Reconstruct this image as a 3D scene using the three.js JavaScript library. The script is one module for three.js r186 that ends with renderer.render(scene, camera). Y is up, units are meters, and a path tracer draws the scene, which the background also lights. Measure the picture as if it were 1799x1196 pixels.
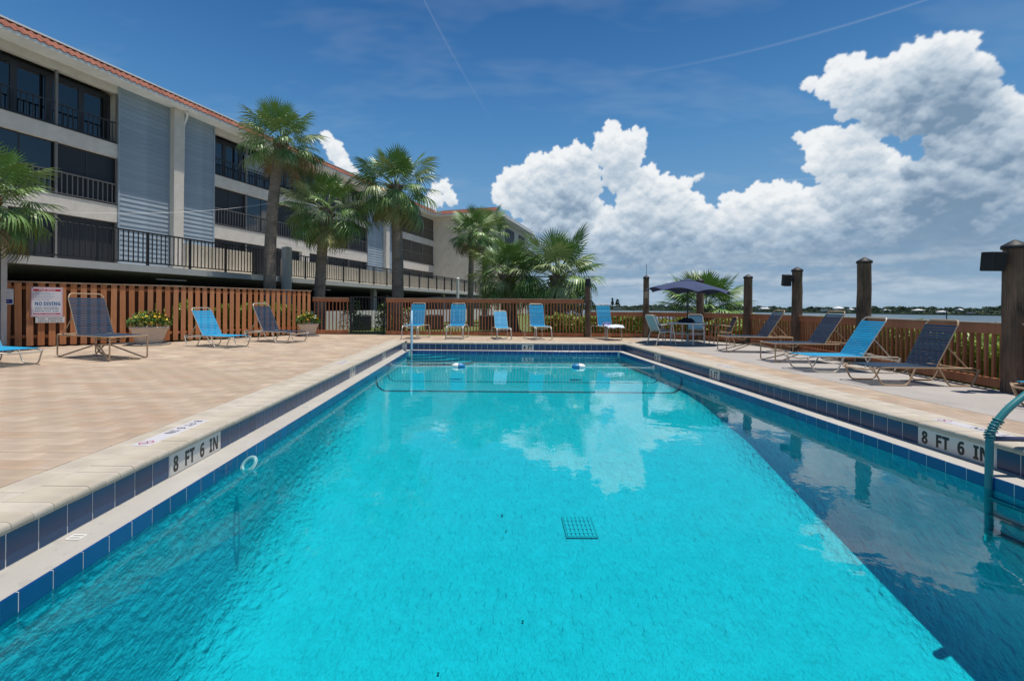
import * as THREE from 'three';
import { mergeGeometries, mergeVertices, toCreasedNormals } from 'three/addons/utils/BufferGeometryUtils.js';
import { RoundedBoxGeometry } from 'three/addons/geometries/RoundedBoxGeometry.js';
import { createNoise2D, createNoise3D } from 'simplex-noise';

// ------------------------------------------------------------------ camera, sun, exposure
const scene = new THREE.Scene();
const EYE = 1.26;                                   // lens height above the pool deck, metres
const camera = new THREE.PerspectiveCamera(72.6, 1799 / 1196, 0.1, 6000);
camera.position.set(0, EYE, 0);
camera.rotation.z = THREE.MathUtils.degToRad(0.4);
camera.setViewOffset(1799, 1196, 53.5, 61, 1799, 1196);   // shifted lens: verticals stay vertical
const renderer = new THREE.WebGLRenderer();
renderer.toneMapping = THREE.LinearToneMapping;
renderer.toneMappingExposure = 1;
renderer.shadowMap.enabled = true;

const sun = new THREE.DirectionalLight(new THREE.Color(1, 0.945, 0.86), 4.8);
sun.position.set(19, 100, 3);
sun.castShadow = true;
sun.shadow.camera.left = -60; sun.shadow.camera.right = 60; sun.shadow.camera.top = 60; sun.shadow.camera.bottom = -60;
sun.shadow.camera.far = 300; sun.shadow.mapSize.set(4096, 4096);
scene.add(sun, sun.target);

// ------------------------------------------------------------------ helpers
let seedState = 7;
const rnd = () => { seedState = (seedState + 0x6d2b79f5) | 0; let t = Math.imul(seedState ^ (seedState >>> 15), 1 | seedState); t = (t + Math.imul(t ^ (t >>> 7), 61 | t)) ^ t; return ((t ^ (t >>> 14)) >>> 0) / 4294967296; };
const reseed = (n) => { seedState = n; };
const rr = (a, b) => a + (b - a) * rnd();
const n2 = createNoise2D(rnd), n3 = createNoise3D(rnd);
const { clamp, lerp, smoothstep, degToRad } = THREE.MathUtils;
const V = (x, y, z) => new THREE.Vector3(x, y, z);
const lin = (r, g, b) => new THREE.Color().setRGB(r / 255, g / 255, b / 255, THREE.SRGBColorSpace);
const C = (r, g, b) => new THREE.Color(r, g, b);
// survey of the place: a bearing in the photograph's pixels and a distance along the pool give metres
const FOC = 814;
const east = (px, Z) => (px - 846) * Z / FOC;
const used = {};
const numbered = (name) => { const k = used[name] = (used[name] ?? -1) + 1; return k ? name + '_' + String(k).padStart(3, '0') : name; };
function tag(o, label, category, group, kind) {
  if (label) o.userData.label = label;
  if (category) o.userData.category = category;
  if (group) o.userData.group = group;
  if (kind) o.userData.kind = kind;
  return o;
}
const shade = (m) => { m.castShadow = true; m.receiveShadow = true; return m; };
function mesh(name, geo, mat, parent = scene) {
  if (Array.isArray(geo)) geo = join(geo);
  const m = shade(new THREE.Mesh(geo, mat));
  m.name = parent === scene ? numbered(name) : name;
  parent.add(m);
  return m;
}
function several(name, list, mat, parent) { for (const g of list) mesh(name, g, mat, parent); }
function base(name, x, y, z, turn = 0) {
  const g = new THREE.Group(); g.name = numbered(name); g.position.set(x, y, z); g.rotation.y = turn; scene.add(g); return g;
}
function struct(name, geo, mat) { const m = mesh(name, geo, mat); m.userData.kind = 'structure'; return m; }
function copy(o, x, y, z, turn, label) {
  const c = o.clone(); c.name = numbered(o.name.replace(/_\d{3}$/, '')); c.position.set(x, y, z); c.rotation.set(0, turn, 0); scene.add(c);
  if (label) c.userData.label = label;
  return c;
}
function join(list) {
  const clean = list.map((g) => { g = g.index ? g.toNonIndexed() : g; for (const k of Object.keys(g.attributes)) if (!['position', 'normal', 'uv', 'color'].includes(k)) g.deleteAttribute(k); return g; });
  const color = clean.every((g) => g.attributes.color);
  if (!color) clean.forEach((g) => g.deleteAttribute('color'));
  return mergeGeometries(clean, false);
}
// uv in metres from the face's own direction
function uvm(g, su = 1, swap = false) {
  g = g.index ? g.toNonIndexed() : g;
  if (!g.attributes.normal) g.computeVertexNormals();
  const p = g.attributes.position, uv = new Float32Array(p.count * 2), a = V(), b = V(), c = V(), n = V();
  for (let i = 0; i < p.count; i += 3) {
    a.fromBufferAttribute(p, i); b.fromBufferAttribute(p, i + 1); c.fromBufferAttribute(p, i + 2);
    n.subVectors(b, a).cross(c.clone().sub(a)); const ax = Math.abs(n.x), ay = Math.abs(n.y), az = Math.abs(n.z);
    [a, b, c].forEach((v, k) => { let u, w; if (ax > ay && ax > az) { u = v.z; w = v.y; } else if (ay > az) { u = v.x; w = v.z; } else { u = v.x; w = v.y; }
      if (swap) [u, w] = [w, u];
      uv[(i + k) * 2] = u * su; uv[(i + k) * 2 + 1] = w * su; });
  }
  g.setAttribute('uv', new THREE.BufferAttribute(uv, 2));
  return g;
}
const box = (w, h, d, x = 0, y = 0, z = 0, ry = 0) => { const g = new THREE.BoxGeometry(w, h, d); if (ry) g.rotateY(ry); return uvm(g.translate(x, y, z)); };
const span = (x0, x1, y0, y1, z0, z1) => box(x1 - x0, y1 - y0, z1 - z0, (x0 + x1) / 2, (y0 + y1) / 2, (z0 + z1) / 2);
const soft = (w, h, d, r, x = 0, y = 0, z = 0) => uvm(new RoundedBoxGeometry(w, h, d, 1, r).translate(x, y, z));
// a box whose edges are cut back, 44 triangles or fewer
function cut(w, h, d, c, x = 0, y = 0, z = 0) {
  const s = new THREE.Shape(); s.moveTo(-w / 2 + c, -d / 2 + c); s.lineTo(w / 2 - c, -d / 2 + c); s.lineTo(w / 2 - c, d / 2 - c); s.lineTo(-w / 2 + c, d / 2 - c); s.closePath();
  const g = new THREE.ExtrudeGeometry(s, { depth: h - 2 * c, bevelEnabled: true, bevelThickness: c, bevelSize: c, bevelSegments: 1, curveSegments: 1 });
  g.rotateX(-Math.PI / 2).translate(x, y + c, z);
  return uvm(g);
}
function pipe(pts, r, sides = 7, steps = 0, tension = 0) {
  const v = pts.map((p) => (p.isVector3 ? p : V(...p)));
  let curve;
  if (steps) curve = new THREE.CatmullRomCurve3(v, false, 'centripetal');
  else {                                   // straight runs with small round bends
    curve = new THREE.CurvePath();
    let last = v[0]; const br = tension || r * 4;
    for (let i = 1; i < v.length; i++) {
      if (i < v.length - 1) {
        const d0 = v[i].clone().sub(v[i - 1]), d1 = v[i + 1].clone().sub(v[i]), b = Math.min(br, d0.length() * 0.45, d1.length() * 0.45);
        const p0 = v[i].clone().addScaledVector(d0.normalize(), -b), p1 = v[i].clone().addScaledVector(d1.normalize(), b);
        curve.add(new THREE.LineCurve3(last, p0)); curve.add(new THREE.QuadraticBezierCurve3(p0, v[i], p1)); last = p1;
      } else curve.add(new THREE.LineCurve3(last, v[i]));
    }
    steps = 0;
    const P = [];
    for (const c of curve.curves) { const k = c.isLineCurve3 ? 1 : 3; for (let j = 0; j < k; j++) P.push(c.getPoint(j / k)); }
    P.push(v[v.length - 1]);
    return tubeAlong(P, r, sides);
  }
  return tubeAlong(curve.getPoints(steps), r, sides);
}
function tubeAlong(P, r, sides, taper) {
  const pos = [], idx = [], nor = [], uv = [], t = V(), n = V(), bn = V(); let prev = null, len = 0;
  for (let i = 0; i < P.length; i++) {
    t.subVectors(P[Math.min(i + 1, P.length - 1)], P[Math.max(i - 1, 0)]).normalize();
    if (!prev) { n.set(0, 1, 0); if (Math.abs(t.y) > 0.9) n.set(1, 0, 0); n.addScaledVector(t, -n.dot(t)).normalize(); } else n.copy(prev).addScaledVector(t, -prev.dot(t)).normalize();
    prev = n.clone(); bn.crossVectors(t, n); if (i) len += P[i].distanceTo(P[i - 1]);
    const rad = taper ? taper(i / (P.length - 1)) : r;
    for (let k = 0; k <= sides; k++) {
      const a = k / sides * Math.PI * 2, q = n.clone().multiplyScalar(Math.cos(a)).addScaledVector(bn, Math.sin(a));
      pos.push(P[i].x + q.x * rad, P[i].y + q.y * rad, P[i].z + q.z * rad); nor.push(q.x, q.y, q.z); uv.push(k / sides * Math.PI * 2 * r, len);
    }
  }
  const w = sides + 1;
  for (let i = 0; i < P.length - 1; i++) for (let k = 0; k < sides; k++) { const a = i * w + k, b = a + w; idx.push(a, a + 1, b, b, a + 1, b + 1); }
  for (const [i, flip] of [[0, 1], [P.length - 1, 0]]) { const c = pos.length / 3; pos.push(P[i].x, P[i].y, P[i].z); nor.push(0, flip ? -1 : 1, 0); uv.push(0, 0); for (let k = 0; k < sides; k++) { const a = i * w + k; flip ? idx.push(c, a + 1, a) : idx.push(c, a, a + 1); } }
  const g = new THREE.BufferGeometry();
  g.setAttribute('position', new THREE.Float32BufferAttribute(pos, 3)); g.setAttribute('normal', new THREE.Float32BufferAttribute(nor, 3)); g.setAttribute('uv', new THREE.Float32BufferAttribute(uv, 2)); g.setIndex(idx);
  return g;
}
const lathe = (pts, seg = 24) => new THREE.LatheGeometry(pts.map((p) => new THREE.Vector2(...p)), seg);

// ------------------------------------------------------------------ textures: grain, wear, print, and caustic flecks painted into the pool plaster
function tileNoise(period) {                         // value noise that repeats after `period` cells
  const tab = new Float32Array(period * period); for (let i = 0; i < tab.length; i++) tab[i] = rnd();
  return (x, y) => { const xi = Math.floor(x), yi = Math.floor(y), fx = x - xi, fy = y - yi, s = fx * fx * (3 - 2 * fx), t = fy * fy * (3 - 2 * fy), m = (a) => ((a % period) + period) % period;
    const g = (a, b) => tab[m(b) * period + m(a)]; return lerp(lerp(g(xi, yi), g(xi + 1, yi), s), lerp(g(xi, yi + 1), g(xi + 1, yi + 1), s), t); };
}
function fbmTile(size, cells, octaves, gain = 0.5) {
  const out = new Float32Array(size * size); let amp = 1, sum = 0;
  for (let o = 0; o < octaves; o++) { const p = cells << o, n = tileNoise(p); for (let y = 0; y < size; y++) for (let x = 0; x < size; x++) out[y * size + x] += amp * n(x / size * p, y / size * p); sum += amp; amp *= gain; }
  for (let i = 0; i < out.length; i++) out[i] /= sum;
  return out;
}
function tex(size, f, metres, srgb = false) {        // f(x, y, i) -> [r,g,b] 0..1 or grey
  const d = new Uint8Array(size * size * 4);
  for (let y = 0, i = 0; y < size; y++) for (let x = 0; x < size; x++, i++) { const c = f(x, y, i), v = c.length ? c : [c, c, c]; for (let k = 0; k < 3; k++) d[i * 4 + k] = clamp(v[k], 0, 1) * 255; d[i * 4 + 3] = 255; }
  const t = new THREE.DataTexture(d, size, size); t.wrapS = t.wrapT = THREE.RepeatWrapping; t.magFilter = THREE.LinearFilter; t.minFilter = THREE.LinearMipmapLinearFilter; t.generateMipmaps = true;
  if (srgb) t.colorSpace = THREE.SRGBColorSpace;
  const m = Array.isArray(metres) ? metres : [metres, metres]; t.repeat.set(1 / m[0], 1 / m[1]); t.needsUpdate = true; return t;
}
const fA = fbmTile(512, 8, 6, 0.6), fB = fbmTile(512, 4, 4, 0.5), fC = fbmTile(512, 64, 3, 0.6), fD = fbmTile(512, 16, 5, 0.55);
const N = 512, at5 = (f, x, y) => f[((y % N + N) % N) * N + ((x % N + N) % N)];
const T = {
  stone: tex(512, (x, y, i) => { const v = 0.86 + 0.34 * (fA[i] - 0.5) + 0.24 * (fB[i] - 0.5); return [v, v * (0.985 + 0.04 * (fB[i] - 0.5)), v * (0.97 + 0.08 * (fD[i] - 0.5))]; }, 1.7),
  stoneBump: tex(512, (x, y, i) => 0.5 * fA[i] + 0.5 * fC[i], 0.8),
  concrete: tex(512, (x, y, i) => 0.8 + 0.22 * (fB[i] - 0.5) + 0.18 * (fA[i] - 0.5) + (fC[i] > 0.72 ? -0.08 : 0), 3.1),
  wood: tex(512, (x, y, i) => { const s = at5(fD, x * 6, Math.floor(y / 14)), k = at5(fA, x * 3, Math.floor(y / 6)), b = fB[i]; const v = 0.8 + 0.42 * (s - 0.5) + 0.26 * (k - 0.5) + 0.36 * (b - 0.5); return [v, v * (0.95 + 0.16 * (b - 0.5)), v * (0.9 + 0.22 * (b - 0.5))]; }, [0.7, 1.9]),
  bark: tex(512, (x, y, i) => { const s = at5(fA, Math.floor(x / 5), y), ring = 0.5 + 0.5 * Math.sin(y / 512 * Math.PI * 2 * 14 + 5 * fB[i]); const v = 0.5 + 0.5 * (s - 0.5) + 0.22 * ring + 0.25 * (fD[i] - 0.5); return [v, v * 0.97, v * 0.92]; }, [0.8, 1.3]),
  pile: tex(512, (x, y, i) => { const s = at5(fD, x * 4, Math.floor(y / 9)), p = fB[i]; const v = 0.55 + 0.95 * (s - 0.5) + 0.8 * (p - 0.5); return [v * (1 + 0.15 * (p - 0.5)), v * 0.98, v * (0.92 + 0.2 * (fA[i] - 0.5))]; }, [0.5, 1.3]),
  plaster: tex(512, (x, y, i) => { const v = 0.9 + 0.2 * (fD[i] - 0.5) + 0.16 * (fC[i] - 0.5); return [v, v, v]; }, 2.3),  // mottled tone stands in for caustic light flecks on the pool floor
  plasterBump: tex(512, (x, y, i) => { return 0.7 * at5(fD, x, y) + 0.3 * at5(fA, x * 2, y); }, [0.8, 1.25]),
  stucco: tex(512, (x, y, i) => 0.84 + 0.2 * (fA[i] - 0.5) + 0.16 * (fB[i] - 0.5), 2.2),
  stuccoBump: tex(512, (x, y, i) => 0.6 * fC[i] + 0.4 * fD[i], 1.1),
  ripple: tex(512, (x, y, i) => 0.55 * fbmR(i) + 0.45 * fD[i], 3.4),
  chop: tex(512, (x, y, i) => 0.6 * fA[i] + 0.4 * fD[i], 14),
  glaze: tex(512, (x, y, i) => 0.8 + 0.3 * (fB[i] - 0.5) + 0.1 * (fC[i] - 0.5), 0.9),
};
function fbmR(i) { return Math.abs(fB[i] - 0.5) * 2; }
const mat = (color, rough = 0.8, o = {}) => new THREE.MeshStandardMaterial({ color, roughness: rough, ...o });
const phys = (color, rough, o) => new THREE.MeshPhysicalMaterial({ color, roughness: rough, ...o });

// ------------------------------------------------------------------ sky: air, cumulus and contrails, computed for every direction
{
  reseed(311);
  const W = 4096, H = 2048, PPR = W / (2 * Math.PI);           // columns per radian
  const EL = 50 / 180 * Math.PI, R = Math.ceil(EL * PPR);       // rows of air that can hold low cloud
  const sLin = (v) => { v /= 255; return v <= 0.04045 ? v / 12.92 : Math.pow((v + 0.055) / 1.055, 2.4); };
  // column of an azimuth measured clockwise from the pool's axis (-z), row above the horizon of an elevation
  const colOf = (az) => ((Math.atan2(-Math.cos(az), Math.sin(az)) / (2 * Math.PI) + 0.5) * W);
  const toSky = (px, py) => { const c = Math.cos(0.00698), s = Math.sin(0.00698), dx = px - 846, dy = py - 537, u = dx * c + dy * s, v = dx * s - dy * c, az = Math.atan(u / FOC); return [colOf(az), Math.atan(v / FOC * Math.cos(az)) * PPR, Math.cos(az) * PPR / FOC]; };
  const height = new Float32Array(W * R).fill(-1e9), nrm = new Float32Array(W * R), grey = new Float32Array(W * R);
  function ball(cx, cy, z, r, g) {
    const x0 = Math.floor(cx - r), x1 = Math.ceil(cx + r), y0 = Math.max(0, Math.floor(cy - r)), y1 = Math.min(R - 1, Math.ceil(cy + r));
    for (let y = y0; y <= y1; y++) for (let x = x0; x <= x1; x++) {
      const dx = x - cx, dy = y - cy, q = r * r - dx * dx - dy * dy; if (q <= 0) continue;
      const hgt = z + Math.sqrt(q), i = y * W + ((x % W) + W) % W;
      if (hgt > height[i]) { height[i] = hgt; nrm[i] = dy / r; grey[i] = g; }
    }
  }
  function lobe(cx, cy, r, g, z = 0) {                          // one swelling of a cumulus with its lesser swellings on it
    ball(cx, cy, z, r * 0.82, g);
    const n = Math.round(14 + r * 0.8);
    for (let k = 0; k < n; k++) {
      const a = rnd() * Math.PI * 2, d = r * Math.sqrt(rnd()) * 0.96, x = cx + Math.cos(a) * d, y = cy + Math.sin(a) * d, rad = r * rr(0.14, 0.38) * (1 - 0.35 * d / r), zz = z + Math.sqrt(Math.max(0, r * r - d * d)) * 0.8;
      const gg = clamp(g - 0.12 * (Math.sin(a) * d / r) + rr(-0.08, 0.08), 0, 1);
      ball(x, y, zz, rad, gg);
      for (let m = 0; m < 9; m++) { const b = rnd() * Math.PI * 2, e = rad * Math.sqrt(rnd()); ball(x + Math.cos(b) * e, y + Math.sin(b) * e, zz + Math.sqrt(rad * rad - e * e) * 0.8, Math.max(1.1, rad * rr(0.22, 0.5)), clamp(gg + rr(-0.06, 0.06), 0, 1)); }
    }
  }
  const seenClouds = [
    [880, 338, 22, 0.1], [905, 316, 32, 0.05], [945, 292, 28, 0.05], [985, 290, 34, 0.15], [1015, 282, 36, 0.1], [1030, 322, 34, 0.3], [955, 335, 42, 0.35], [915, 352, 36, 0.4], [1000, 350, 46, 0.6], [1040, 365, 26, 0.35], [962, 380, 18, 0.05], [950, 402, 46, 0.65], [1010, 402, 36, 0.55],
    [1075, 224, 17, 0], [1068, 250, 27, 0.05], [1112, 254, 30, 0.05], [1090, 282, 38, 0.2], [1055, 268, 16, 0.05], [1103, 318, 34, 0.3], [1082, 305, 28, 0.25],
    [1140, 308, 20, 0.05], [1165, 322, 20, 0], [1198, 326, 17, 0], [1180, 352, 44, 0.15], [1216, 358, 27, 0.1], [1130, 348, 34, 0.2], [1108, 376, 40, 0.35], [1165, 392, 58, 0.4], [1066, 384, 24, 0.05], [1048, 408, 28, 0.1], [1090, 415, 46, 0.45], [1240, 388, 24, 0.15], [1222, 404, 48, 0.35],
    [1290, 357, 26, 0], [1330, 343, 27, 0], [1376, 338, 24, 0], [1406, 357, 26, 0.05], [1312, 382, 44, 0.2], [1360, 382, 48, 0.25], [1270, 388, 28, 0.15], [1300, 412, 48, 0.4], [1400, 398, 46, 0.35], [1432, 368, 26, 0.1], [1446, 394, 28, 0.15],
    [1224, 312, 5, 0.3], [1234, 307, 4, 0.3], [1215, 317, 3, 0.4],
    [1423, 147, 12, 0.1], [1444, 158, 11, 0.15], [1470, 118, 20, 0], [1500, 121, 23, 0], [1520, 142, 28, 0.2], [1464, 145, 23, 0.1], [1560, 122, 23, 0.05], [1590, 108, 25, 0.05], [1620, 92, 24, 0.05], [1668, 84, 28, 0.15], [1690, 78, 20, 0.05], [1640, 118, 40, 0.55], [1716, 118, 22, 0.3], [1728, 108, 13, 0.05], [1560, 164, 46, 0.55], [1502, 172, 32, 0.45], [1640, 176, 64, 0.85], [1700, 164, 46, 0.75], [1752, 196, 36, 0.35], [1782, 206, 32, 0.1], [1740, 242, 56, 0.85], [1792, 262, 46, 0.35],
    [1404, 240, 9, 0.15], [1425, 246, 18, 0.05], [1455, 242, 23, 0.05], [1450, 282, 32, 0.1], [1490, 252, 32, 0.2], [1500, 292, 42, 0.3], [1550, 274, 18, 0.15], [1546, 212, 28, 0.45], [1532, 232, 22, 0.4], [1570, 312, 32, 0.15], [1602, 332, 25, 0.1], [1480, 332, 42, 0.35], [1540, 352, 52, 0.45], [1600, 384, 38, 0.4],
    [1694, 262, 52, 0.9], [1682, 332, 74, 0.95], [1762, 322, 54, 0.9], [1720, 402, 74, 0.95], [1792, 336, 26, 0.2], [1772, 376, 28, 0.4], [1640, 402, 54, 0.85], [1850, 250, 78, 0.6], [1900, 330, 90, 0.7], [1960, 210, 60, 0.3], [1830, 400, 70, 0.8], [2050, 320, 90, 0.6],
    [900, 425, 34, 0.7], [960, 440, 38, 0.7], [1030, 442, 36, 0.55], [1095, 448, 40, 0.5], [1160, 440, 44, 0.4], [1230, 446, 42, 0.42], [1300, 446, 40, 0.45], [1370, 440, 44, 0.5], [1440, 432, 44, 0.7], [1510, 420, 46, 0.75], [1570, 440, 44, 0.85], [1640, 455, 40, 1],
    [572, 243, 15, 0.05], [590, 264, 19, 0.1], [600, 288, 17, 0.15], [618, 304, 13, 0.25], [765, 332, 13, 0.05], [780, 327, 13, 0.05], [790, 347, 15, 0.15], [762, 352, 18, 0.2]];
  for (const [px, py, r, g] of seenClouds) { const [c, e, k] = toSky(px, py); lobe(c, e, r * k * (px > 1400 ? 1.03 : 0.92), g, r * k * 0.4); }
  // the same kind of weather all round the horizon
  for (let az = 0.95; az < 2 * Math.PI - 0.72; az += rr(0.05, 0.16)) {
    const top = rr(40, 150) * (0.5 + 0.5 * n2(az * 1.7, 4)) + 40;
    for (let k = 0; k < 9; k++) { const e = 45 + top * rnd(), r = rr(14, 42) * (1 - 0.5 * (e - 45) / top); lobe(colOf(az) + rr(-60, 60), e, r, clamp(0.75 - (e - 45) / top * 0.75, 0, 1), r * 0.4); }
  }
  // light on the cloud: bright where a swelling turns upwards, dim in the body and at the flat base
  const blur = (src, rad) => { const a = new Float32Array(src.length), b = new Float32Array(src.length), w = 2 * rad + 1;
    for (let y = 0; y < R; y++) { let s = 0; for (let x = -rad; x <= rad; x++) s += src[y * W + (x + W) % W]; for (let x = 0; x < W; x++) { a[y * W + x] = s / w; s += src[y * W + (x + rad + 1) % W] - src[y * W + (x - rad + W) % W]; } }
    for (let x = 0; x < W; x++) { let s = 0; const g = (y) => a[Math.min(R - 1, Math.max(0, y)) * W + x]; for (let y = -rad; y <= rad; y++) s += g(y); for (let y = 0; y < R; y++) { b[y * W + x] = s / w; s += g(y + rad + 1) - g(y - rad); } }
    return b; };
  const cover = new Float32Array(W * R); for (let i = 0; i < cover.length; i++) cover[i] = height[i] > -1e8 ? 1 : 0;
  const c1 = blur(cover, 1), c8 = blur(cover, 7), c20 = blur(cover, 22);
  const gSum = new Float32Array(W * R), nSum = new Float32Array(W * R);
  for (let i = 0; i < gSum.length; i++) { gSum[i] = cover[i] * grey[i]; nSum[i] = cover[i] * nrm[i]; }
  const g2 = blur(gSum, 2), g9 = blur(gSum, 9), nn1 = blur(nSum, 1), nn5 = blur(nSum, 5), nn20 = blur(nSum, 18);
  const airAt = (e) => {                                        // clear air by elevation in degrees, linear
    const S = [[0, 158, 184, 206], [5, 140, 175, 206], [11, 116, 162, 203], [20, 82, 138, 191], [28, 62, 115, 173], [36, 46, 97, 155], [55, 36, 80, 135], [90, 32, 68, 116]];
    let k = 0; while (k < S.length - 2 && e > S[k + 1][0]) k++;
    const t = clamp((e - S[k][0]) / (S[k + 1][0] - S[k][0]), 0, 1);
    return [1, 2, 3].map((c) => sLin(lerp(S[k][c], S[k + 1][c], t)));
  };
  const trail = (x0, y0, x1, y1) => { const a = toSky(x0, y0), b = toSky(x1, y1); return { a, b, len: Math.hypot(b[0] - a[0], b[1] - a[1]) }; };
  const trails = [[trail(742, -6, 866, 215), 0.12, 0.02, 0.9], [trail(1635, -4, 1060, 136), 0.17, 0.0, 1.0], [trail(1380, 316, 1436, 312), 0.2, 0.1, 0.8]];
  const white = [sLin(236), sLin(240), sLin(243)], pale = [sLin(184), sLin(200), sLin(215)], dim = [sLin(120), sLin(146), sLin(172)];
  const data = new Float32Array(W * H * 4), skyLow = [sLin(150), sLin(175), sLin(198)];
  for (let row = 0; row < H; row++) {
    const up = ((row + 0.5) / H - 0.5) * Math.PI, e = up * 180 / Math.PI, rowUp = Math.round(up * PPR), air = airAt(Math.max(0, e));
    for (let x = 0; x < W; x++) {
      const o = (row * W + x) * 4; let c0 = air[0], c1_ = air[1], c2 = air[2];
      if (e < 0) { c0 = skyLow[0]; c1_ = skyLow[1]; c2 = skyLow[2]; } else {
        const th = (x / W - 0.5) * 2 * Math.PI, sx = Math.cos(th) * Math.cos(up), sy = Math.sin(up), sz = Math.sin(th) * Math.cos(up);
        // faint high cirrus
        const ck = 1 / (sy + 0.18), cx = sx * ck, cz = sz * ck, ci = 0.5 + 0.5 * (0.6 * n2(cx * 1.1 + 0.6 * cz, cz * 2.6) + 0.3 * n2(cx * 3 + 7, cz * 7) + 0.15 * n2(cx * 9, cz * 22));
        const ca = clamp((ci - 0.52) * 0.28, 0, 0.08) * smoothstep(e, 4, 16) * (1 - smoothstep(e, 50, 80));
        c0 = lerp(c0, 0.55, ca); c1_ = lerp(c1_, 0.62, ca); c2 = lerp(c2, 0.72, ca);
        for (const [t, amt, from, pow] of trails) {
          const dx = t.b[0] - t.a[0], dy = t.b[1] - t.a[1], qx = x - t.a[0], qy = rowUp - t.a[1], s = (qx * dx + qy * dy) / (t.len * t.len); if (s < -0.02 || s > 1) continue;
          const off = Math.abs(qx * dy - qy * dx) / t.len, w = 0.6 + 0.6 * s, v = amt * Math.pow(1 - s, pow) * Math.exp(-(off * off) / (w * w));
          c0 = lerp(c0, 0.8, v); c1_ = lerp(c1_, 0.83, v); c2 = lerp(c2, 0.87, v);
        }
        // layered low cloud near the horizon
        const st = 0.5 + 0.5 * (0.5 * n3(sx * 5, sz * 5, e * 0.55) + 0.3 * n3(sx * 14, sz * 14, e * 1.3 + 9) + 0.2 * n3(sx * 40, sz * 40, e * 2.6) + 0.1 * n3(sx * 110, sz * 110, e * 6));
        const sa = clamp((0.55 + 0.45 * smoothstep(st, 0.3, 0.6)) * (1 - smoothstep(e + 3 * (st - 0.5), 5, 10)) * (0.45 + 0.55 * smoothstep(e, 0.2, 3.0)), 0, 1) * 0.9, sb = clamp(0.24 + 1.9 * (st - 0.5) + 0.28 * (1 - e / 8) + 0.14 * smoothstep(n3(sx * 30, sz * 30, e * 2.2 + 40), 0.35, 0.7), 0, 1);
        for (let k = 0; k < 3; k++) { const v = lerp(dim[k] * 1.05, pale[k], sb); if (k === 0) c0 = lerp(c0, v, sa); else if (k === 1) c1_ = lerp(c1_, v, sa); else c2 = lerp(c2, v, sa); }
        if (rowUp < R - 2) {
          const wx = Math.round(1.3 * n3(sx * 90, sy * 90, sz * 90) + 0.5 * n3(sx * 240, sy * 240, sz * 240)), wy = Math.round(1.3 * n3(sx * 90 + 5, sy * 90, sz * 90) + 0.5 * n3(sx * 240 + 9, sy * 240, sz * 240));
          const i = clamp(rowUp + wy, 0, R - 1) * W + (x + wx + W) % W, al = smoothstep(c1[i], 0.15, 0.85) * smoothstep(c8[i], 0.1, 0.34);
          if (al > 0.002) {
            const gk = 0.4 * g2[i] / Math.max(0.05, blurAt(c1, i)) + 0.6 * g9[i] / Math.max(0.1, c8[i]);
            const fine = 1.0 * nn1[i] + 1.5 * nn5[i], body = c20[i];
            const nse = 0.06 * n3(sx * 13, sy * 17, sz * 13) + 0.035 * n3(sx * 46, sy * 58, sz * 46) + 0.02 * n3(sx * 220, sy * 260, sz * 220);
            let L = 1.05 - 0.78 * gk + 0.22 * fine + 0.9 * gk * nse - 0.22 * smoothstep(body, 0.6, 1) + 0.8 * nse + 0.16 * nn20[i];
            L -= 0.3 * (1 - smoothstep(e, 3.5, 10));
            L = clamp(L, 0, 1.08);
            const edge = al * (0.94 + 0.06 * Math.min(1, body)), base_ = edge * smoothstep(e + 14 * nse, 1.6, 9.5);
            for (let k = 0; k < 3; k++) { const v = L < 0.5 ? lerp(dim[k], pale[k], L * 2) : lerp(pale[k], white[k], L * 2 - 1); if (k === 0) c0 = lerp(c0, v, base_); else if (k === 1) c1_ = lerp(c1_, v, base_); else c2 = lerp(c2, v, base_); }
          }
        }
      }
      data[o] = c0; data[o + 1] = c1_; data[o + 2] = c2; data[o + 3] = 1;
    }
  }
  function blurAt(a, i) { return a[i]; }
  const t = new THREE.DataTexture(data, W, H, THREE.RGBAFormat, THREE.FloatType);
  t.mapping = THREE.EquirectangularReflectionMapping; t.magFilter = THREE.LinearFilter; t.minFilter = THREE.LinearFilter; t.wrapS = THREE.RepeatWrapping; t.needsUpdate = true;
  scene.background = t; scene.environment = t;
}

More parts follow.
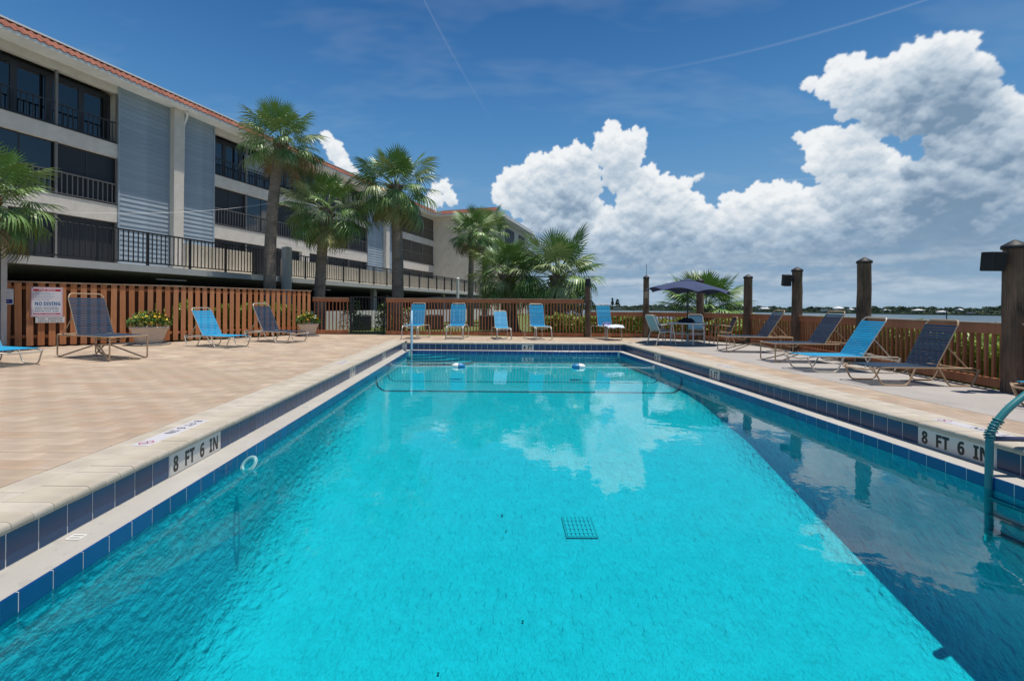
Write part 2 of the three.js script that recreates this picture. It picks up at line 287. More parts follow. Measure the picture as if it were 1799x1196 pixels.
// ------------------------------------------------------------------ materials
const M = {
  coping: [0, 1, 2].map((k) => mat(C(0.58 - 0.025 * k, 0.53 - 0.025 * k, 0.445 - 0.028 * k), 0.85, { map: T.stone, bumpMap: T.stoneBump, bumpScale: 0.002 })),
  paver: [[0.49, 0.385, 0.29], [0.46, 0.355, 0.265], [0.515, 0.41, 0.315], [0.48, 0.36, 0.26], [0.475, 0.385, 0.285], [0.54, 0.435, 0.335]].map((c) => mat(C(...c), 0.9, { map: T.stone, bumpMap: T.stoneBump, bumpScale: 0.002 })),
  paverMass: mat(C(1, 1, 1), 0.9, { map: T.stone, vertexColors: true, bumpMap: T.stoneBump, bumpScale: 0.002 }),
  joint: mat(C(0.31, 0.25, 0.19), 0.95, { map: T.concrete }),
  concrete: mat(C(0.46, 0.425, 0.395), 0.9, { map: T.concrete, bumpMap: T.stoneBump, bumpScale: 0.001 }),
  ledge: mat(C(0.52, 0.495, 0.45), 0.75, { map: T.concrete, bumpMap: T.stoneBump, bumpScale: 0.001 }),
  grout: mat(C(0.72, 0.72, 0.69), 0.8),
  tile: [[0.016, 0.075, 0.19], [0.021, 0.088, 0.215], [0.013, 0.064, 0.165]].map((c) => phys(C(...c), 0.3, { map: T.glaze })),
  nosing: [[0.004, 0.07, 0.27], [0.005, 0.08, 0.3], [0.004, 0.062, 0.24]].map((c) => phys(C(...c), 0.2, { map: T.glaze, clearcoat: 0.4, clearcoatRoughness: 0.1 })),
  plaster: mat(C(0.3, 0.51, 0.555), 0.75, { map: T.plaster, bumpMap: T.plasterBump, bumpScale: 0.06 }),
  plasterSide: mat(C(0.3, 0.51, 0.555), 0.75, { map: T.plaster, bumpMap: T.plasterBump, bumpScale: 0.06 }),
  line: mat(C(0.02, 0.05, 0.09), 0.5),
  wood: [[0.6, 0.255, 0.11], [0.55, 0.22, 0.09], [0.63, 0.285, 0.13], [0.57, 0.26, 0.125]].map((c) => mat(C(...c), 0.8, { map: T.wood, bumpMap: T.wood, bumpScale: 0.002 })),
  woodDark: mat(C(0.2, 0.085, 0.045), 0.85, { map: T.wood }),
  rail: [[0.5, 0.2, 0.095], [0.45, 0.175, 0.08], [0.54, 0.235, 0.12]].map((c) => mat(C(...c), 0.75, { map: T.wood, bumpMap: T.wood, bumpScale: 0.001 })),
  capRail: mat(C(0.4, 0.3, 0.22), 0.85, { map: T.wood }),
  pile: mat(C(0.24, 0.16, 0.11), 0.9, { map: T.pile, bumpMap: T.pile, bumpScale: 0.012 }),
  pileCap: mat(C(0.012, 0.013, 0.016), 0.6),
  black: mat(C(0.012, 0.012, 0.014), 0.5),
  blackMetal: mat(C(0.012, 0.013, 0.016), 0.45, { metalness: 0.2 }),
  tan: mat(C(0.42, 0.29, 0.18), 0.45),
  silver: mat(C(0.5, 0.46, 0.4), 0.38, { metalness: 0.25 }),
  blue: [[0.01, 0.3, 0.55], [0.012, 0.33, 0.59], [0.01, 0.27, 0.51]].map((c) => mat(C(...c), 0.5)),
  navy: [[0.014, 0.037, 0.075], [0.018, 0.044, 0.085], [0.012, 0.033, 0.066]].map((c) => mat(C(...c), 0.5)),
  stucco: mat(C(0.73, 0.66, 0.575), 0.9, { map: T.stucco, bumpMap: T.stuccoBump, bumpScale: 0.012 }),
  cream: mat(C(0.8, 0.7, 0.56), 0.9, { map: T.stucco, bumpMap: T.stuccoBump, bumpScale: 0.008 }),
  soffit: mat(C(0.88, 0.87, 0.84), 0.85, { map: T.stucco }),
  whiteWall: mat(C(0.74, 0.72, 0.68), 0.85, { map: T.stucco, bumpMap: T.stuccoBump, bumpScale: 0.01 }),
  siding: [[0.34, 0.41, 0.47], [0.325, 0.395, 0.455], [0.355, 0.425, 0.485]].map((c) => mat(C(...c), 0.7, { map: T.stucco })),
  slab: mat(C(0.57, 0.575, 0.555), 0.9, { map: T.concrete }),
  pane: phys(C(0.006, 0.009, 0.012), 0.04, { ior: 1.5, clearcoat: 1, clearcoatRoughness: 0.02 }),
  screen: mat(C(0.016, 0.018, 0.022), 0.55),
  frame: mat(C(0.03, 0.03, 0.033), 0.5),
  post: mat(C(0.19, 0.172, 0.16), 0.6),
  roofTile: [[0.29, 0.09, 0.055], [0.25, 0.075, 0.042], [0.33, 0.11, 0.065]].map((c) => mat(C(...c), 0.85, { map: T.stone })),
  white: mat(C(0.78, 0.78, 0.76), 0.6),
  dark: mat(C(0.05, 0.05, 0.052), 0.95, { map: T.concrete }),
};

// ------------------------------------------------------------------ pool: gutter ledge, tile, plaster shell, water
const PL = -2.72, PR = 4.93, PF = 15.9, PN = 1.45, LEDGE = 0.29, TILE = 0.198, WATER = -0.364;
const inL = PL + LEDGE, inR = PR - LEDGE, inF = PF - LEDGE, inN = PN + LEDGE;
const depthAt = (Z) => { const S = [[0, 2.4], [2.4, 2.01], [4.1, 1.64], [9.6, 0.44], [10.3, 0.37], [11.4, 0.345], [13, 0.33], [16.2, 0.31]]; let k = 0; while (k < S.length - 2 && Z > S[k + 1][0]) k++; const t = clamp((Z - S[k][0]) / (S[k + 1][0] - S[k][0]), 0, 1); return lerp(S[k][1], S[k + 1][1], t); };
const pool = base('pool_basin', (PL + PR) / 2, 0, -(PN + PF) / 2);
pool.userData.kind = 'structure';
const poolPart = (name, geo, m, parent = pool) => { const q = Array.isArray(geo) ? join(geo) : geo; q.translate(parent === pool ? -pool.position.x : 0, 0, parent === pool ? -pool.position.z : 0); return mesh(name, q, m, parent); };
function poolSection(Z) {                             // across the pool at one distance: wall, cove, floor, cove, wall
  const d = depthAt(Z), r = Math.min(0.6, d * 0.7), P = [[inL, WATER + 0.104]];
  P.push([inL, WATER - (d - r)]); for (let k = 1; k <= 8; k++) { const a = k / 8 * Math.PI / 2; P.push([inL + r * (1 - Math.cos(a)), WATER - (d - r) - r * Math.sin(a)]); }
  const half = P.slice(), mid = (inL + inR) / 2; for (let k = 1; k < 10; k++) P.push([lerp(inL + r, inR - r, k / 10), WATER - d]);
  for (let k = half.length - 1; k >= 0; k--) P.push([2 * mid - half[k][0], half[k][1]]);
  return P;
}
{
  const rows = [], zs = []; for (let Z = inN; Z < inF + 0.001; Z += (inF - inN) / 46) zs.push(Math.min(Z, inF));
  for (const Z of zs) rows.push(poolSection(Z).map(([x, y]) => V(x, y, -Z)));
  const pos = [], idx = [], uv = [], w = rows[0].length; let off;
  rows.forEach((r, j) => { let s = 0; r.forEach((p, i) => { if (i) s += p.distanceTo(r[i - 1]); pos.push(p.x, p.y, p.z); uv.push(s, zs[j]); }); });
  const all = []; for (let j = 0; j < rows.length - 1; j++) for (let i = 0; i < w - 1; i++) { const a = j * w + i, b = a + w; all.push([i, [a, a + 1, b, b, a + 1, b + 1]]); }
  const whole = new THREE.BufferGeometry(); whole.setAttribute('position', new THREE.Float32BufferAttribute(pos, 3)); whole.setIndex(all.flatMap((q) => q[1])); whole.computeVertexNormals();
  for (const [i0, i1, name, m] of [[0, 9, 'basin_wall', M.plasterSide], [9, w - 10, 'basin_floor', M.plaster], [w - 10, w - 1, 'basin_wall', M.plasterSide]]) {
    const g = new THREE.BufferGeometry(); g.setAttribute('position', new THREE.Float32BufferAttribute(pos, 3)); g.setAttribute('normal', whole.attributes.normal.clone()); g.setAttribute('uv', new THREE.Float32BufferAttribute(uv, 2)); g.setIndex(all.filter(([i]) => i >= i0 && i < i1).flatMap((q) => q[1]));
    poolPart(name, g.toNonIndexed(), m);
  }
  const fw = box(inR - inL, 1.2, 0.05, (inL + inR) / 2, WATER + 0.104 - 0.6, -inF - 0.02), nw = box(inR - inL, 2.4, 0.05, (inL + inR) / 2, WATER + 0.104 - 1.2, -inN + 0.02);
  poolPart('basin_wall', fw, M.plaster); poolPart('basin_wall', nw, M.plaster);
}
{ // the gutter ledge all round, its nosing and the upright backing behind the waterline tile
  const yT = -0.26, th = 0.1;
  poolPart('gutter_ledge', [span(PL - 0.02, inL - 0.012, yT - th, yT, -PF + LEDGE, -PN - LEDGE), span(inR + 0.012, PR + 0.02, yT - th, yT, -PF + LEDGE, -PN - LEDGE), span(PL - 0.02, PR + 0.02, yT - th, yT, -PF - 0.02, -inF - 0.012), span(PL - 0.02, PR + 0.02, yT - th, yT, -inN + 0.012, -PN + 0.02)], M.ledge);
  poolPart('grout_backing', [span(PL - 0.14, PL, -0.4, -0.055, -PF - 0.14, -PN + 0.14), span(PR, PR + 0.14, -0.4, -0.055, -PF - 0.14, -PN + 0.14), span(PL, PR, -0.4, -0.055, -PF - 0.14, -PF), span(PL, PR, -0.4, -0.055, -PN + 0.009, -PN + 0.14)], M.grout);
  const nb = 0.01; // grout behind the nosing tile
  poolPart('nosing_grout', [span(inL - 0.011, inL + 0.004, -0.37, -0.2615, -inF, -inN), span(inR - 0.004, inR + 0.011, -0.37, -0.2615, -inF, -inN), span(inL, inR, -0.37, -0.2615, -inF - 0.011, -inF + 0.004)], M.grout);
}
// waterline tile, one glazed piece after another; the depth markers take the place of four or two
const markerSpans = [];
function tileRow(name, along, x0, x1, fixed, face, y0, y1, gap, mats, skip, thick, phase = 0) {
  const holder = new THREE.Group(); holder.name = name; pool.add(holder);
  const len = TILE - gap, g = along === 'z' ? cut(thick, y1 - y0, len, 0.0025) : cut(len, y1 - y0, thick, 0.0025);
  const n = Math.floor((x1 - x0 - phase) / TILE);
  for (let k = phase ? -1 : 0; k <= n; k++) {
    const c = x0 + phase + (k + 0.5) * TILE; if (c - TILE / 2 < x0 - 0.02 || c + TILE / 2 > x1 + 0.06) continue;
    if (skip.some(([a, b]) => c > a && c < b)) continue;
    const t = mesh('tile', g, mats[Math.floor(rnd() * 97) % mats.length], holder);
    const j = rr(-0.0006, 0.0006);
    if (along === 'z') t.position.set(fixed + j - pool.position.x, y0, -c - pool.position.z); else t.position.set(c - pool.position.x, y0, -fixed + j - pool.position.z);
  }
}
const print = (w, h, draw) => { const c = document.createElement('canvas'); c.width = w; c.height = h; const x = c.getContext('2d'); draw(x, w, h); const t = new THREE.CanvasTexture(c); t.colorSpace = THREE.SRGBColorSpace; t.anisotropy = 8; return t; };
const depthPrint = (text, w) => print(w, 160, (x) => { x.fillStyle = '#d9d8d2'; x.fillRect(0, 0, w, 160); x.fillStyle = '#16181b'; x.font = 'bold 158px sans-serif'; x.strokeStyle = '#16181b'; x.lineWidth = 7; x.textAlign = 'center'; x.textBaseline = 'alphabetic'; const words = text.split(' '), k = 0.8;
  const wide = words.map((s) => x.measureText(s).width * k), gap = (w - 70 - wide.reduce((a, b) => a + b, 0)) / Math.max(1, words.length - 1); let at = 35; words.forEach((s, i) => { x.save(); x.translate(at + wide[i] / 2, 138); x.scale(k, 1); x.fillText(s, 0, 0); x.strokeText(s, 0, 0); x.restore(); at += wide[i] + gap; }); });
const P86 = depthPrint('8 FT 6 IN', 720), P5 = depthPrint('5 FT', 330), P4 = depthPrint('4 FT', 330);
const printMat = (t) => mat(C(0.82, 0.82, 0.82), 0.35, { map: t });
const M86 = printMat(P86), M5 = printMat(P5), M4 = printMat(P4);
const plateUV = (w, h) => new THREE.PlaneGeometry(w, h);
// [side, start along the wall, number of tiles, print]
const markers = [['left', 4.04, 4, M86, '8 FT 6 IN'], ['right', 4.42, 4, M86, '8 FT 6 IN'], ['left', 9.58, 2, M5, '5 FT'], ['right', 9.58, 2, M5, '5 FT'], ['left', 12.75, 2, M4, '4 FT'], ['right', 12.75, 2, M4, '4 FT'], ['far', 1.4, 2, M4, '4 FT']];
const skips = { left: [], right: [], far: [] };
for (const [side, s, n, m, text] of markers) {
  skips[side].push([s, s + n * TILE]);
  const w = n * TILE - 0.006, h = 0.19, o = new THREE.Group(); o.name = 'depth_marker';
  const slabG = cut(w, h, 0.014, 0.002); const body = mesh('marker_tile', slabG, M.white, o); body.position.y = -h / 2;
  const face = mesh('marker_print', new THREE.PlaneGeometry(w - 0.006, h - 0.006), m, o); face.position.z = 0.0085;
  o.rotation.y = side === 'left' ? Math.PI / 2 : side === 'right' ? -Math.PI / 2 : 0;
  const c = s + n * TILE / 2;
  if (side === 'far') o.position.set(c, -0.16, -PF + 0.001); else o.position.set(side === 'left' ? PL : PR, -0.16, -c);
  o.position.x -= pool.position.x; o.position.z -= pool.position.z;
  o.userData.label = 'white depth marker reading ' + text; pool.add(o);
}
reseed(52);
tileRow('left_waterline', 'z', PN, PF, PL - 0.003, 1, -0.257, -0.062, 0.009, M.tile, skips.left, 0.012, 4.04 - PN - 13 * TILE);
tileRow('right_waterline', 'z', PN, PF, PR + 0.003, 1, -0.257, -0.062, 0.009, M.tile, skips.right, 0.012, 4.42 - PN - 14 * TILE);
tileRow('end_waterline', 'x', PL + 0.02, PR, PF + 0.003, 1, -0.257, -0.062, 0.009, M.tile, skips.far, 0.012, 1.4 - PL - 0.02 - 20 * TILE);
tileRow('left_nosing', 'z', inN, inF, inL - 0.001, 1, -0.372, -0.257, 0.008, M.nosing, [], 0.016, 0.1);
tileRow('right_nosing', 'z', inN, inF, inR + 0.001, 1, -0.372, -0.257, 0.008, M.nosing, [], 0.016, 0.1);
tileRow('end_nosing', 'x', inL, inR, inF + 0.001, 1, -0.372, -0.257, 0.008, M.nosing, [], 0.016, 0.1);
{ // dark tile lines that run down the wall, over the cove and across the floor
  for (const [Z, w] of [[10.7, 0.11], [11.95, 0.05]]) {
    const S = poolSection(Z).filter(([, y]) => y < WATER + 0.2), a = [], idx = [];
    S.forEach(([x, y], i) => { const inward = x < (inL + inR) / 2 ? 1 : -1, e = 0.006; const yy = y + (Math.abs(x - inL) < 0.6 || Math.abs(x - inR) < 0.6 ? 0.004 : e), xx = x + inward * 0.005; a.push(xx, yy + (depthAt(Z) - depthAt(Z - w / 2)), -(Z - w / 2), xx, yy + (depthAt(Z) - depthAt(Z + w / 2)), -(Z + w / 2)); if (i) { const k = i * 2; idx.push(k - 2, k, k - 1, k - 1, k, k + 1); } });
    const g = new THREE.BufferGeometry(); g.setAttribute('position', new THREE.Float32BufferAttribute(a, 3)); g.setAttribute('uv', new THREE.Float32BufferAttribute(new Float32Array(a.length / 3 * 2), 2)); g.setIndex(idx); g.computeVertexNormals();
    poolPart('floor_line', g, M.line);
  }
}
{ // rounded entry steps in the far corner
  [[2.15, 0.95, 0.235], [1.72, 0.72, 0.16], [1.28, 0.5, 0.095], [0.8, 0.3, 0.04]].forEach(([a, b, down]) => {
    const s = new THREE.Shape(); s.moveTo(0, 0); s.lineTo(a, 0); for (let k = 1; k <= 20; k++) { const t = k / 20 * Math.PI / 2; s.lineTo(a * Math.cos(t), b * Math.sin(t)); } s.closePath();
    const top = WATER - down, g = new THREE.ExtrudeGeometry(s, { depth: 0.07, bevelEnabled: false }); g.rotateX(Math.PI / 2).translate(inL, top, -inF);
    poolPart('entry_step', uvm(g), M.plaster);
    const e = new THREE.CatmullRomCurve3(Array.from({ length: 21 }, (_, k) => V(inL + (a + 0.004) * Math.cos(k / 20 * Math.PI / 2), top - 0.012, -inF + (b + 0.004) * Math.sin(k / 20 * Math.PI / 2))));
    poolPart('step_edge_tile', new THREE.TubeGeometry(e, 30, 0.014, 4), M.line);
  });
}
{ // grate over the main drain
  const Z = 5.97, X = 1.28, y = WATER - depthAt(Z), tilt = Math.atan((depthAt(Z - 0.3) - depthAt(Z + 0.3)) / 0.6);
  const o = new THREE.Group(); o.name = 'drain_cover'; o.position.set(X - pool.position.x, y + 0.012, -Z - pool.position.z); o.rotation.x = tilt; pool.add(o);
  mesh('grate_frame', [span(-0.2, 0.2, 0, 0.006, -0.2, -0.185), span(-0.2, 0.2, 0, 0.006, 0.185, 0.2), span(-0.2, -0.185, 0, 0.012, -0.185, 0.185), span(0.185, 0.2, 0, 0.012, -0.185, 0.185), span(-0.185, 0.185, -0.004, 0, -0.185, 0.185)], mat(C(0.19, 0.345, 0.375), 0.6), o);
  const bar = span(-0.018, 0.018, 0.0005, 0.013, -0.185, 0.185), bm = mat(C(0.235, 0.42, 0.455), 0.6);
  for (let k = 0; k < 7; k++) { const b = mesh('grate_bar', bar, bm, o); b.position.x = -0.159 + k * 0.053; }
  const cross = span(-0.185, 0.185, 0.0135, 0.0165, -0.008, 0.008); for (let k = 0; k < 4; k++) { const b = mesh('grate_bar', cross, bm, o); b.position.z = -0.12 + k * 0.08; }
}
{ // small slotted outlets let into the ledge
  const g = join([span(-0.06, 0.06, 0, 0.004, -0.05, -0.035), span(-0.06, 0.06, 0, 0.004, -0.012, 0.003), span(-0.06, 0.06, 0, 0.004, 0.026, 0.04), span(-0.06, -0.05, -0.003, 0.0035, -0.05, 0.04), span(0.05, 0.06, -0.003, 0.0035, -0.05, 0.04)]);
  for (const [x, Z] of [[-2.62, 3.0], [-2.6, 6.9], [-2.6, 10.8], [4.82, 6.4], [4.82, 10.2]]) { const o = mesh('gutter_drain', g, M.grout, pool); o.position.set(x - pool.position.x, -0.2585, -Z - pool.position.z); o.scale.setScalar(0.75); }
}
const waterMat = phys(C(0.14, 0.91, 0.965), 0, { transmission: 1, thickness: 0, ior: 1.33, bumpMap: T.ripple, bumpScale: 0.0028 });
{
  const g = new THREE.PlaneGeometry(inR - inL + 0.004, inF - inN + 0.004, 1, 1).rotateX(-Math.PI / 2).translate((inL + inR) / 2, WATER, -(inF + inN) / 2);
  struct('pool_water', uvm(g), waterMat);
}

// ------------------------------------------------------------------ deck: coping stones, border, pavers, concrete
const fenceLine = [[-16.2, 10.2], [-13.23, 12.74], [-10.29, 15.35], [-7.3, 19.75]];            // solid board fence
const deckEdge = [[-17, 9.6], ...fenceLine.slice(1), [-5.62, 19.95], [-4.12, 19.7], [4.35, 18.95], [6.72, 18.9], [8.35, 17.7], [9.26, 16.09], [9.18, 13.47], [8.62, 10.43], [8.06, 7.0], [7.6, 3.4], [7.3, -4]];
const copingG = (() => { // a bullnosed stone 0.133 wide, nose towards -x
  const s = new THREE.Shape(); s.moveTo(0.305, 0); s.lineTo(0.0, 0); s.quadraticCurveTo(-0.034, -0.002, -0.034, -0.034); s.quadraticCurveTo(-0.034, -0.06, -0.005, -0.062); s.lineTo(0.305, -0.062); s.closePath();
  const g = new THREE.ExtrudeGeometry(s, { depth: 0.1312, bevelEnabled: false, curveSegments: 4 }); g.translate(0, 0, -0.0656); return uvm(toCreasedNormals(g.toNonIndexed ? g.toNonIndexed() : g, 0.7));
})();
const coping = base('pool_coping', 0, 0, 0); coping.userData.kind = 'structure';
reseed(91);
function copingRun(n, place) { for (let k = 0; k < n; k++) { const c = mesh('coping_stone', copingG, M.coping[Math.floor(rnd() * 3)], coping); place(c, k); c.position.y += rr(-0.0015, 0.0015); c.rotation.y += rr(-0.004, 0.004); } }
const nSide = Math.floor((PF - PN) / 0.1335);
copingRun(nSide, (c, k) => { c.position.set(PL, 0, -(PN + 0.07 + k * 0.1335)); c.rotation.y = Math.PI; });
copingRun(nSide, (c, k) => { c.position.set(PR, 0, -(PN + 0.07 + k * 0.1335)); });
copingRun(Math.floor((PR - PL + 0.6) / 0.1335), (c, k) => { c.position.set(PL - 0.28 + k * 0.1335, 0, -PF - 0.0005); c.rotation.y = Math.PI / 2; });
const borderG = cut(0.235, 0.05, 0.33, 0.004);
const border = base('deck_border', 0, 0, 0); border.userData.kind = 'structure';
for (const x of [PL - 0.305 - 0.121, PR + 0.305 + 0.121]) for (let k = 0; k < 50; k++) { const c = mesh('border_paver', borderG, M.coping[Math.floor(rnd() * 3)], border); c.position.set(x, -0.05 + rr(-0.001, 0.001), -(0.9 + k * 0.3345)); }
const borderT = cut(0.33, 0.05, 0.235, 0.004);
for (let k = 0; k < 25; k++) { const c = mesh('border_paver', borderT, M.coping[Math.floor(rnd() * 3)], border); c.position.set(PL - 0.4 + 0.165 + k * 0.3345, -0.05 + rr(-0.001, 0.001), -PF - 0.305 - 0.121 - 0.0); }
const inside = (poly, x, Z) => { let s = false; for (let i = 0, j = poly.length - 1; i < poly.length; j = i++) { const [xi, yi] = poly[i], [xj, yj] = poly[j]; if ((yi > Z) !== (yj > Z) && x < (xj - xi) * (Z - yi) / (yj - yi) + xi) s = !s; } return s; };
const polyShape = (poly) => { const s = new THREE.Shape(); poly.forEach(([x, Z], i) => (i ? s.lineTo(x, Z) : s.moveTo(x, Z))); s.closePath(); return s; };
const deckPoly = [[-17, -4], ...deckEdge];
{
  const s = polyShape(deckPoly), h = new THREE.Path(); [[PL - 0.1, PN - 0.1], [PR + 0.1, PN - 0.1], [PR + 0.1, PF + 0.1], [PL - 0.1, PF + 0.1]].forEach(([x, Z], i) => (i ? h.lineTo(x, Z) : h.moveTo(x, Z))); h.closePath(); s.holes.push(h);
  const g = new THREE.ExtrudeGeometry(s, { depth: 0.12, bevelEnabled: false }); g.rotateX(-Math.PI / 2).translate(0, -0.135, 0);
  const deck = struct('pool_deck', uvm(g), M.joint);
  // pavers in running bond: the ones that show largest each on its own, the rest as one part
  reseed(17);
  const PW = 0.405, PD = 0.203, gap = 0.005, list = [];
  for (let r = 0; r * PD < 24; r++) for (let k = 0; k < 70; k++) {
    const Z = -3.2 + r * PD + PD / 2, x = -17 + k * PW + (r % 2) * PW / 2 + PW / 2;
    if (x + PW / 2 > PL - 0.545 && x - PW / 2 < PR + 0.545 && Z + PD / 2 > 0.8 && Z - PD / 2 < PF + 0.545) { // trim at the border
      if (x - PW / 2 >= PL - 0.545 && x + PW / 2 <= PR + 0.545) continue;
    }
    let x0 = x - PW / 2, x1 = x + PW / 2;
    const nearPool = Z + PD / 2 > 0.74 && Z - PD / 2 < PF + 0.545;
    if (nearPool) { if (x0 < PL - 0.55 && x1 > PL - 0.55) x1 = PL - 0.55; if (x0 < PR + 0.55 && x1 > PR + 0.55) x0 = PR + 0.55; if (x0 >= PL - 0.55 && x1 <= PR + 0.55) continue; }
    if (x1 > 6.05) x1 = 6.05; if (x1 - x0 < 0.05 || x0 > 6.05) continue;
    if (!inside(deckPoly, x0, Z - PD / 2) || !inside(deckPoly, x1, Z + PD / 2) || !inside(deckPoly, x0, Z + PD / 2)) continue;
    const px = 846 + (x0 + x1) / 2 * FOC / Math.max(0.01, Z), py = 537 + EYE * FOC / Math.max(0.01, Z);
    list.push({ x0, x1, Z, view: Z > 1.3 && px > -60 && px < 1860 && py < 1230, size: (x1 - x0) / Z / Z });
  }
  const seen = list.filter((p) => p.view).sort((a, b) => b.size - a.size), own = new Set(seen.slice(0, 295));
  const cache = new Map(), geoFor = (w) => { const k = Math.round(w * 200); if (!cache.has(k)) cache.set(k, cut(k / 200 - gap, 0.03, PD - gap, 0.0035)); return cache.get(k); };
  const mass = [];
  for (const p of list) {
    const w = p.x1 - p.x0, k = Math.floor(rnd() * 6), dy = rr(-0.0012, 0.0012), tone = rr(0.9, 1.08);
    if (own.has(p)) { const m = mesh('paver', geoFor(w), M.paver[k], deck); m.position.set((p.x0 + p.x1) / 2, -0.03 + dy, -p.Z); continue; }
    const g = geoFor(w).clone().translate((p.x0 + p.x1) / 2, -0.03 + dy, -p.Z), c = M.paver[k].color, col = new Float32Array(g.attributes.position.count * 3);
    for (let i = 0; i < col.length; i += 3) { col[i] = c.r * tone; col[i + 1] = c.g * tone; col[i + 2] = c.b * tone; }
    g.setAttribute('color', new THREE.BufferAttribute(col, 3)); uvm(g); mass.push(g);
  }
  const pm = mesh('paver_field', mergeGeometries(mass.map((g) => { for (const k of Object.keys(g.attributes)) if (!['position', 'normal', 'uv', 'color'].includes(k)) g.deleteAttribute(k); return g; })), M.paverMass, deck); pm.userData.kind = 'stuff';
  const cs = polyShape([[6.055, -4], [6.055, 18.93], [6.72, 18.9], [8.35, 17.7], [9.26, 16.09], [9.18, 13.47], [8.62, 10.43], [8.06, 7.0], [7.6, 3.4], [7.3, -4]]), cg = new THREE.ExtrudeGeometry(cs, { depth: 0.016, bevelEnabled: false }); cg.rotateX(-Math.PI / 2).translate(0, -0.0148, 0);
  struct('concrete_floor', uvm(cg), M.concrete);
}
// depth tiles set flat into the coping, lettered to be read from the deck
{
  const flat = (text, w) => print(w, 128, (x) => { x.fillStyle = '#dcdae0'; x.fillRect(0, 0, w, 128); x.fillStyle = '#1c1c2a'; x.font = 'bold 98px sans-serif'; x.textBaseline = 'middle'; const words = text.split(' '); let at = 18; for (const s of words) { x.fillText(s, at, 68); at += x.measureText(s).width + 34; }
    const cx = w - 74, cy = 64; x.lineWidth = 9; x.strokeStyle = '#b0405a'; x.beginPath(); x.arc(cx, cy, 46, 0, 7); x.stroke(); x.beginPath(); x.moveTo(cx - 33, cy - 33); x.lineTo(cx + 33, cy + 33); x.stroke(); x.lineWidth = 7; x.strokeStyle = '#222233'; x.beginPath(); x.moveTo(cx - 28, cy + 10); x.lineTo(cx + 6, cy - 8); x.lineTo(cx + 26, cy + 14); x.stroke(); x.beginPath(); x.arc(cx + 14, cy - 20, 7, 0, 7); x.fill(); });
  const f86 = printMat(flat('8 FT 6 IN', 760)), f5 = printMat(flat('5 FT', 430));
  for (const [side, Zc, len, m, text] of [[-1, 4.55, 0.92, f86, '8 FT 6 IN'], [1, 4.85, 0.92, f86, '8 FT 6 IN'], [-1, 10.1, 0.5, f5, '5 FT'], [1, 9.9, 0.5, f5, '5 FT']]) {
    const o = new THREE.Group(); o.name = 'deck_marker'; o.userData.label = 'flat white deck marker reading ' + text + ' beside a no diving symbol';
    const b = mesh('marker_tile', cut(len, 0.006, 0.16, 0.001), M.white, o); b.position.y = -0.003;
    const f = mesh('marker_print', new THREE.PlaneGeometry(len - 0.006, 0.15).rotateX(-Math.PI / 2), m, o); f.position.y = 0.0045;
    o.position.set(side < 0 ? PL - 0.3 : PR + 0.3, 0, -Zc); o.rotation.y = side < 0 ? -Math.PI / 2 : Math.PI / 2; coping.add(o);
  }
}

